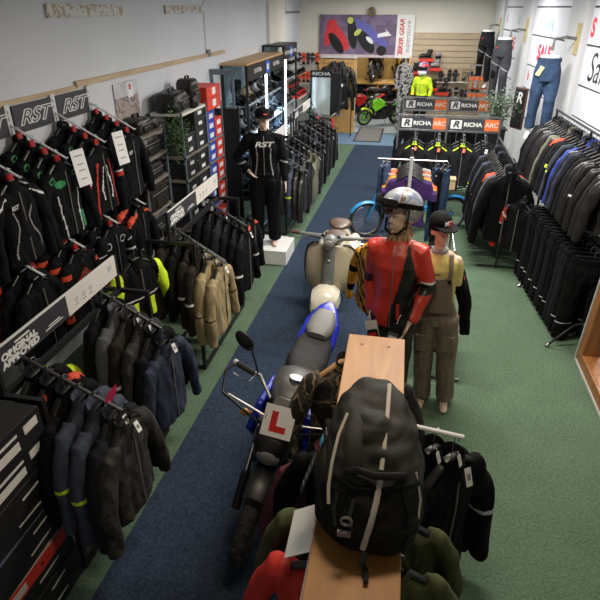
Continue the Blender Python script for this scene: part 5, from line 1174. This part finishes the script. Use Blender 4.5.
# 3. dungarees
m3 = figure('armless mannequin in pale yellow top, taupe dungarees and black cap', (.40, 4.10, .0), R(-6), 'skin', [], R(35), armless=True, hgt=1.0, rot=(0, R(-4), R(-6)))
m3.scale = (.88, .97, .97)
m3.rotation_euler = (0, R(-4), R(-6))
b = MB(); tor(b, [(.98, .155, .11, 0), (1.1, .150, .108, 0), (1.25, .165, .12, -.005), (1.36, .182, .125, -.01), (1.42, .195, .10, 0), (1.455, .14, .078, .01), (1.475, .10, .07, .01)])
for s in (-1, 1): b.tube([(s*.12, 0, 1.41), (s*.165, 0, 1.385), (s*.18, 0, 1.32), (s*.18, 0, 1.20)], [(.045, .05), (.048, .055), (.038, .05), (.028, .045)], 12)
link('top', fuse(b, 'top', [M_('pyellow')], .010, 3, None, .006), m3)
MB().b2((-.05, -.139, 1.335), (.03, -.134, 1.345)).build('logo', M_('gplastic'), m3, smooth=False)
trousers_on(m3, [M_('dung')], w_=1.14, hi=1.06, amp=.013)
bib = MB().rings([[Vector((x_*w_, -.118-.022*math.cos(x_*1.4)*1-(z-1.0)*.03-t_, z)) for x_, t_ in [(-1, 0), (-.5, .012), (0, .016), (.5, .012), (1, 0), (1, -.012), (0, .0), (-1, -.012)]] for z, w_ in [(1.0, .15), (1.10, .14), (1.2, .135), (1.30, .125), (1.31, .123)]])
bib = bib.build('bib', M_('dung'), m3); bev(MB().b2((-.09, -.158, 1.14), (.09, -.150, 1.28)).build('bib_pocket', M_('dung'), bib), .004); MB().b2((-.095, -.162, 1.255), (.095, -.150, 1.285)).build('pocket_flap', M_('dung'), bib)
for s in (-1, 1):
    q = MB().tube([(s*.105, -.15, 1.29), (s*.115, -.14, 1.38), (s*.11, -.06, 1.475), (s*.09, .06, 1.46), (s*.04, .13, 1.3), (0, .13, 1.1)], [(.018, .004)]*6, 8).build('strap', M_('dung'), m3)
    MB().box((s*.105, -.158, 1.29), (.03, .008, .03)).build('buckle', M_('dmetal'), q)
    bev(MB().b2((s*.12-.055, -.125, .60), (s*.12+.055, -.10, .76)).build('leg_pocket', M_('dung'), m3), .006)
cap_on(m3, R(35), M_('black'), None, 'MC')
MB().torus((0, .008, 1.50), .062, .016, 'z', 24, 8).build('neck_scarf', mat('grey_patterned_scarf', (.3, .32, .33), .8, var=.6, scale=60), m3)
g3 = thing('hanging_jacket_display', 'rail of clothes behind the dungarees mannequin', 'rail', (.45, 4.75, 0)); MB().cyl((0, -.3, 1.30), (0, .3, 1.30), .011, 8).build('rail', M_('chrome'), g3)
for y in (-.3, .3): MB().cyl((0, y, 0), (0, y, 1.30), .012, 8).build('post', M_('chrome'), g3); MB().cyl((-.2, y, .015), (.2, y, .015), .012, 8).build('foot', M_('chrome'), g3)
run(['black', 'orangej', 'black', 'black'] if 'orangej' in P else ['black', 'orange', 'black', 'charcoal'], [(.30, 4.50+.11*i, 1.27) for i in range(4)], 0, 'behind the dungarees mannequin', 'jackets behind the dungarees', .03)
# 4. motocross shirt hanging left of the red jacket
J('moto', ['yellow', 'black', 'orange'], region=lambda c, n: 1 if ((c.x*3+c.z*4) % .5 < .2 and abs(c.x) < .19) or (abs(c.x) > .2 and (c.z % .22) < .07) else 0, name='motocross_shirt')
DESC['moto'] = 'amber yellow and black motocross shirt'; P['moto']['category'] = 'shirt'
place(P['moto'], (-.30, 4.75, 1.25), R(-62), 'amber yellow and black motocross shirt hanging left of the red leather jacket')
ms = thing('clothes_stand', 'slim stand holding the yellow motocross shirt', 'stand', (-.2, 4.75, 0)); MB().cyl((0, 0, 0), (0, 0, 1.29), .013, 8).build('post', bm_, ms); MB().cyl((0, 0, 1.285), (-.12, 0, 1.285), .009, 8).build('arm', bm_, ms); MB().cyl((0, 0, 0), (0, 0, .02), .16, 20).build('base', bm_, ms)
# 5. small far mannequin with helmet
a5 = [((-.19, 0, 1.43), (-.27, .02, 1.15), (-.26, -.08, .92)), ((.19, 0, 1.43), (.27, .02, 1.15), (.26, -.08, .92))]
m5 = figure('small far mannequin in fluorescent yellow jacket and blue white helmet before the slatwall', (.15, 15.3, .25), R(-20), 'skin', a5, R(-20), hgt=.88)
jacket_on(m5, [M_('lime'), M_('black')], a5, lambda c, n: 1 if c.z < 1.0 else 0, zlo=.92, vox=.014); trousers_on(m5, [M_('black')])
h5 = thing('full_face_helmet', 'blue white and red full face helmet on the far yellow jacketed mannequin', 'helmet', (.15, 15.3, 1.77), R(-20)); h5.scale = (.95,)*3
MB_ = MB().b2((-.25, -.25, 0), (.25, .25, .245)); tag(MB_.build('display_plinth', M_('blackm'), None, (.15, 15.3, 0), False), 'black plinth under the small far mannequin', 'plinth')
MB().ell((0, 0, 0), (.155, .175, .17), 24, 16).build('shell', patches('helmet_graphic', [(.02, .04, .25), (.55, .56, .6), (.02, .05, .3), (.6, .05, .05)], 8, .3), h5)
MB().tube([(-.13, -.09, .01), (-.07, -.155, .01), (0, -.178, .01), (.07, -.155, .01), (.13, -.09, .01)], [(.045, .012)]*5, 12, ref=(0, 0, 1)).build('visor', mat('goggle_lens', None), h5); MB().tube([(-.11, -.10, -.10), (0, -.185, -.11), (.11, -.10, -.10)], [(.04, .02)]*3, 10, ref=(0, 0, 1)).build('chin_bar', M_('whitep'), h5)

# ------------------------------------------------------------ foreground rail under a wooden plank
pk_ = thing('clothes_rack', 'double sided clothes rack topped by a varnished wooden plank in the foreground', 'rack', (-.075, 1.75, 0))
plm = wood('varnished_plank', (.33, .14, .034), (.46, .22, .055), (9, 1.6, 9), .5)
kn = plm.node_tree
bev(MB().prism([(-.125, -1.05, 1.42), (.185, -1.05, 1.42), (.145, .98, 1.42), (-.175, .98, 1.42)], (0, 0, .03)).build('plank', plm, pk_, smooth=False), .004)
for x, y in ((-.05, -.14), (.06, .93), (-.09, .93)):
    MB().ell((x, y-.05, 1.4495), (.010, .014, .002), 12, 6).build('knot', mat('dark_knot', (.10, .04, .015), .5), pk_)
for y in (-.9, .85):
    for x in (-.09, .09): MB().cyl((x, y, 0), (x, y, 1.42), .015, 8).build('post', bm_, pk_)
for x in (-.14, .14): MB().cyl((x, -.95, 1.36), (x, .90, 1.36), .012, 8).build('rail', M_('wmetal'), pk_)
MB().cyl((.14, .42, 1.31), (.46, .42, 1.27), .011, 8).build('side_arm', M_('whitep'), pk_); MB().cyl((.14, .42, 1.31), (.14, .42, 1.36), .011, 8).build('arm_bracket', M_('whitep'), pk_)
FG = 'clothes on the plank rack'
place(P['camo'], (-.25, 2.62, 1.43), R(18), 'camouflage jacket on a wooden hanger at the far end of the plank rack', FG, (.95, 1.1, 1.1))
place(P['camod'], (-.10, 2.75, 1.30), R(0), 'dark camouflage jacket behind the camouflage one on the plank rack', FG, (1, 1, 1.1))
place(P['maroon'], (-.30, 2.24, 1.12), R(24), 'maroon top hanging low on the left of the plank rack', FG, (1.05, 1, 1.2))
for i, (y, k, l) in enumerate([(1.93, 'black', 'black jacket hanging behind the white price card'), (1.62, 'olivej', 'olive green jacket under the white price card'), (1.38, 'redfleece', 'red jacket hanging at the lower left of the plank rack')]):
    place(P[k], (-.17, y, 1.37-.06*(k != 'black')), R(-14), l, FG, (1.0, 1.1, 1.0))
for i, (x, y, k, l) in enumerate([(.25, 2.20, 'black', 'black jacket on the white side arm, inner'), (.34, 2.16, 'blackband', 'black jacket with white cuff band on the white side arm, outer')]):
    place(P[k], (x, y, 1.27), R(46), l, FG, (1.12, 1.35, 1.42))
place(P['olivej'], (.10, 1.50, 1.20), R(14), 'olive green jacket hanging low on the right of the plank rack', FG, (.84, .9, .95))
place(P['olivej'], (.11, 1.74, 1.20), R(12), 'olive green jacket behind the other on the right of the plank rack', FG, (.84, .9, .95))
for i, x in enumerate((.24, .34)): 
    q = thing('price_tag', 'white price tag on the hanger of the %s side arm jacket' % ['inner', 'outer'][i], 'tag', (x+.03, 2.08, 1.20), rot=(R(-20), 0, R(60))); MB().b2((-.014, -.001, -.03), (.014, .001, .03)).build('tag_card', M_('whitep'), q, smooth=False); MB().cyl((0, 0, .03), (0, 0, .05), .002, 6).build('tag_loop', M_('whitep'), q)
pc_ = thing('price_card', 'tilted blank white card with faint red writing at the left edge of the plank', 'card', (-.27, 1.46, 1.31), rot=(R(8), R(-35), R(-4)))
MB().b2((-.075, -.105, -.001), (.075, .105, .002)).build('card', M_('whitep'), pc_, smooth=False)
text('writing', 'sale 10', .026, mat('faint_red_ink', (.6, .2, .18), .7), pc_, (.05, 0, .0025), (0, 0, R(90)), .0002)

# backpack lying on the plank
bp0 = thing('backpack', 'large dark grey and black motorcycle backpack with pale zips lying on the plank', 'backpack', (-.035, 1.555, 1.452), rot=(0, 0, R(3)))
def bsec(z):   # half width, y front, y back
    T = [(.0, .13, -.24, .10), (.04, .18, -.295, .14), (.12, .195, -.30, .18), (.20, .185, -.25, .22), (.27, .165, -.17, .25), (.32, .135, -.08, .265), (.355, .10, .02, .265), (.375, .045, .10, .24)]
    return T
b = MB(); rs = []
for z, hw_, y0, y1 in bsec(0):
    r_ = []
    for j in range(28):
        a = 2*math.pi*j/28; cx = math.copysign(abs(math.cos(a))**.75, math.cos(a)); cy = math.copysign(abs(math.sin(a))**.75, math.sin(a))
        r_.append(Vector((cx*hw_, (y0+y1)/2+cy*(y1-y0)/2, z)))
    rs.append(r_)
b.rings(rs); b.ell((.0, .02, .27), (.13, .12, .11), 16, 10)
gm_ = mat('lit_grey_green_nylon', (.014, .0135, .010), .6, spec=.3, var=.2, bump=.35, bscale=300); bkn = mat('shaded_black_nylon', (.003, .003, .003), .6, spec=.2, bump=.3, bscale=300)  # grey-green stands for the lit nylon, black for its shaded lower part
link('main_shell', fuse(b, 'main_shell', [gm_, bkn], .008, 2, lambda c, n: 1 if c.z < .235+.25*min(0, c.x+.03)-.3*max(0, c.x-.05) else 0, .018, (7, 7, 12), 4), bp0)  # shade of the lower front is put into the panel colour
def zf(z):
    T = bsec(0)
    for (z0, w0, f0, _), (z1, w1, f1, _) in zip(T[:-1], T[1:]):
        if z0 <= z <= z1: return f0+(f1-f0)*(z-z0)/(z1-z0)
    return 0
zpm = mat('pale_zip_tape', (.42, .38, .33), .6)
def on(x, z, e=.006):      # a point on the pack's front at height z
    for (z0, w0, f0, k0), (z1, w1, f1, k1) in zip(bsec(0)[:-1], bsec(0)[1:]):
        if z0 <= z <= z1:
            u = (z-z0)/(z1-z0); w_ = w0+(w1-w0)*u; f_ = f0+(f1-f0)*u; g_ = k0+(k1-k0)*u
            q = min(.99, abs(x)/w_); sy = (1-q**(2/.75))**(.75/2)
            return Vector((x, (f_+g_)/2-sy*(g_-f_)/2-e, z+e))
MB().tube([(.05, .20, .385), on(.045, .365), on(.04, .345), on(.035, .31), on(.03, .28)], [(.008, .004)]*5, 8).tube([on(.028, .262, .010), on(.02, .22, .010), on(.005, .16, .010), on(-.01, .10, .010), on(-.015, .06, .008)], [(.010, .005)]*5, 8).build('main_zip', zpm, bp0)
MB().tube([on(-.10, .345), on(-.125, .31), on(-.140, .26), on(-.145, .21), on(-.14, .17)], [(.006, .004)]*5, 8).build('side_zip', zpm, bp0)
MB().tube([on(.15, .25), on(.17, .18), on(.165, .10)], [(.004, .004)]*3, 8).build('piping', zpm, bp0)
MB().tube([on(-.06, .36, .004), on(-.07, .33, .022), on(-.065, .29, .020), on(-.06, .265, .004)], [(.030, .007)]*4, 10).build('shoulder_strap', gm_, bp0)
MB().tube([on(-.09, .265, .006), on(-.05, .275, .024), on(0, .27, .018), on(.05, .27, .024), on(.11, .262, .004)], [(.015, .010)]*5, 10, ref=(0, 0, 1)).build('grab_handle', gm_, bp0)
for x_ in (-.075, .10):
    MB().tube([on(x_, .25, .003), on(x_*1.25, .18, .004), on(x_*1.3, .10, .004), on(x_*1.2, .05, .003)], [(.005, .004)]*4, 6).build('seam', bkn, bp0)
MB().tube([on(-.13, .24, .002), on(-.06, .235, .006), on(.03, .24, .006), on(.12, .238, .004), on(.16, .22, .002)], [(.012, .007)]*5, 8, ref=(0, 0, 1)).build('fold', bkn, bp0)
for x_ in (-.055, -.11):
    MB().tube([on(x_, .215, .004), on(x_-.01, .17, .02), on(x_, .13, .006)], [(.007, .004)]*3, 8).build('webbing_loop', M_('plastic'), bp0)
q = MB(); p_ = on(-.075, .155, .02); q.torus(p_, .018, .005, 'y', 14, 6); q.box(on(-.08, .12, .012), (.045, .014, .018)); q.build('buckle', M_('gplastic'), bp0)
MB().tube([on(-.01, .05, .004), (-.01, -.32, .012), (.0, -.36, .008)], [(.010, .004)]*3, 8).cyl((0, -.335, .012), (.002, -.385, .012), .009, 8).build('strap_toggle', M_('plastic'), bp0)
MB().ell((-.165, -.02, .14), (.05, .13, .12), 18, 12).build('side_pocket', gm_, bp0)
tgm = MB().box((0, 0, 0), (.004, .07, .26)).build('swing_tag', M_('dmetal'), bp0, (-.215, -.03, .17), False); tgm.rotation_euler = (R(-18), R(20), 0)
MB().b2((-.0035, -.03, .075), (-.002, .03, .10)).build('blue_mark', mat('cyan_print', (.05, .4, .65), .5), tgm, smooth=False); MB().b2((-.0035, -.03, .045), (-.002, .03, .062)).build('red_mark', M_('redp'), tgm, smooth=False)
for k in range(5): MB().b2((-.0035, -.025, .02-.03*k), (-.002, .02, .028-.03*k)).build('printed_line', M_('gplastic'), tgm, smooth=False)

# ------------------------------------------------------------ stacked helmet and boot boxes, lower left
cols = {0: ('black_carton', .12), }
Z = 0; bl = [.13, .13, .13, ('r', .095), .115, .115, .115, .14, .165, .175]
nm_ = ['lowest', 'second', 'third', 'fourth', 'fifth', 'sixth', 'seventh', 'eighth', 'ninth', 'topmost']
slb = mat('slate_carton', (.05, .08, .12), .6); gcm = mat('grey_white_carton', (.42, .42, .4), .7)
for i, h_ in enumerate(bl):
    red = isinstance(h_, tuple); h_ = h_[1] if red else h_
    t = thing('boot_box', ('red fronted pale box, fourth up in the near left stack' if red else 'black box with white labels, %s in the near left stack' % nm_[i]), 'box', (-1.99+.01*(i % 2), 1.64, Z), rot=(0, 0, R((-1.5, 1, 0)[i % 3])), group=None if red else 'near left box stack')
    body = gcm if red else (bb if i not in (4, 5, 6) else slb)
    bev(MB().b2((-.21, -.30, 0), (.21, .30, h_-.004)).build('carton', body, t, smooth=False), .004)
    sd = MB().b2((.208, -.302, .003), (.215, .302, h_-.006)).build('side_face', rc if red else bb, t, smooth=False)
    if i in (8, 9):
        MB().b2((.215, -.28, h_*.22), (.218, .12, h_*.5)).build('label', M_('card'), t, smooth=False); MB().b2((.215, -.06, h_*.68), (.218, .12, h_*.76)).build('printed_line', M_('card'), t, smooth=False); MB().b2((.215, .17, h_*.5), (.218, .27, h_*.78)).build('label', M_('card'), t, smooth=False)
    elif red: MB().b2((.215, -.24, h_*.25), (.218, -.10, h_*.75)).build('label', M_('card'), t, smooth=False); MB().box((.216, .03, h_*.5), (.004, .02, .014)).build('finger_hole', bb, t, smooth=False)
    else:
        MB().b2((.215, -.02+.05*(i % 2), h_*.5), (.218, .16, h_*.58)).build('printed_line', M_('card'), t, smooth=False)
    Z += h_+.001

gw = thing('glove_rail', 'metal rail of hung gloves high on the back left wall', 'rail', (-2.92, 15.7, 2.02)); MB().cyl((-.25, 0, 0), (.3, 0, 0), .01, 8).build('rail', M_('metal'), gw); MB().cyl((-.24, 0, 0), (-.24, .3, 0), .008, 6).build('bracket', M_('metal'), gw); MB().cyl((.28, 0, 0), (.28, .3, 0), .008, 6).build('bracket', M_('metal'), gw)
for z in (-.45,): MB().cyl((-.25, 0, z), (.3, 0, z), .01, 8).build('rail', M_('metal'), gw)
for i in range(10):
    r_ = i//5; place(P[['g_white', 'g_black', 'g_orange'][(i*2+r_) % 3] if r_ == 0 else 'g_orange'], (-3.12+.12*(i % 5), 15.66, 1.78-.45*r_), 0, '%s glove hung %s in the %s row at the back left' % ({'g_white': 'black and grey', 'g_black': 'black', 'g_orange': 'red-orange'}[['g_white', 'g_black', 'g_orange'][(i*2+r_) % 3] if r_ == 0 else 'g_orange'], ['first', 'second', 'third', 'fourth', 'fifth'][i % 5], ['upper', 'lower'][r_]), 'gloves on the back left wall', 1.1)
st_ = thing('sale_tag', 'bright pink card tag clipped on the nearest left rack hangers', 'tag', (-1.47, 2.12, 1.245), rot=(R(10), R(20), R(70)))
MB().prism([(-.03, 0, 0), (.02, 0, -.015), (.035, 0, .05), (.02, 0, .10), (-.02, 0, .06)], (0, .002, 0)).build('card', M_('pink'), st_, smooth=False); MB().torus((0, 0, -.008), .008, .002, 'x', 12, 5).build('clip_ring', M_('whitep'), st_)
# ------------------------------------------------------------ remove patterns that were never hung
for k, o in P.items():
    if o.name not in USED:
        for ch in list(o.children):
            for g in list(ch.children): bpy.data.objects.remove(g)
            bpy.data.objects.remove(ch)
        bpy.data.objects.remove(o)
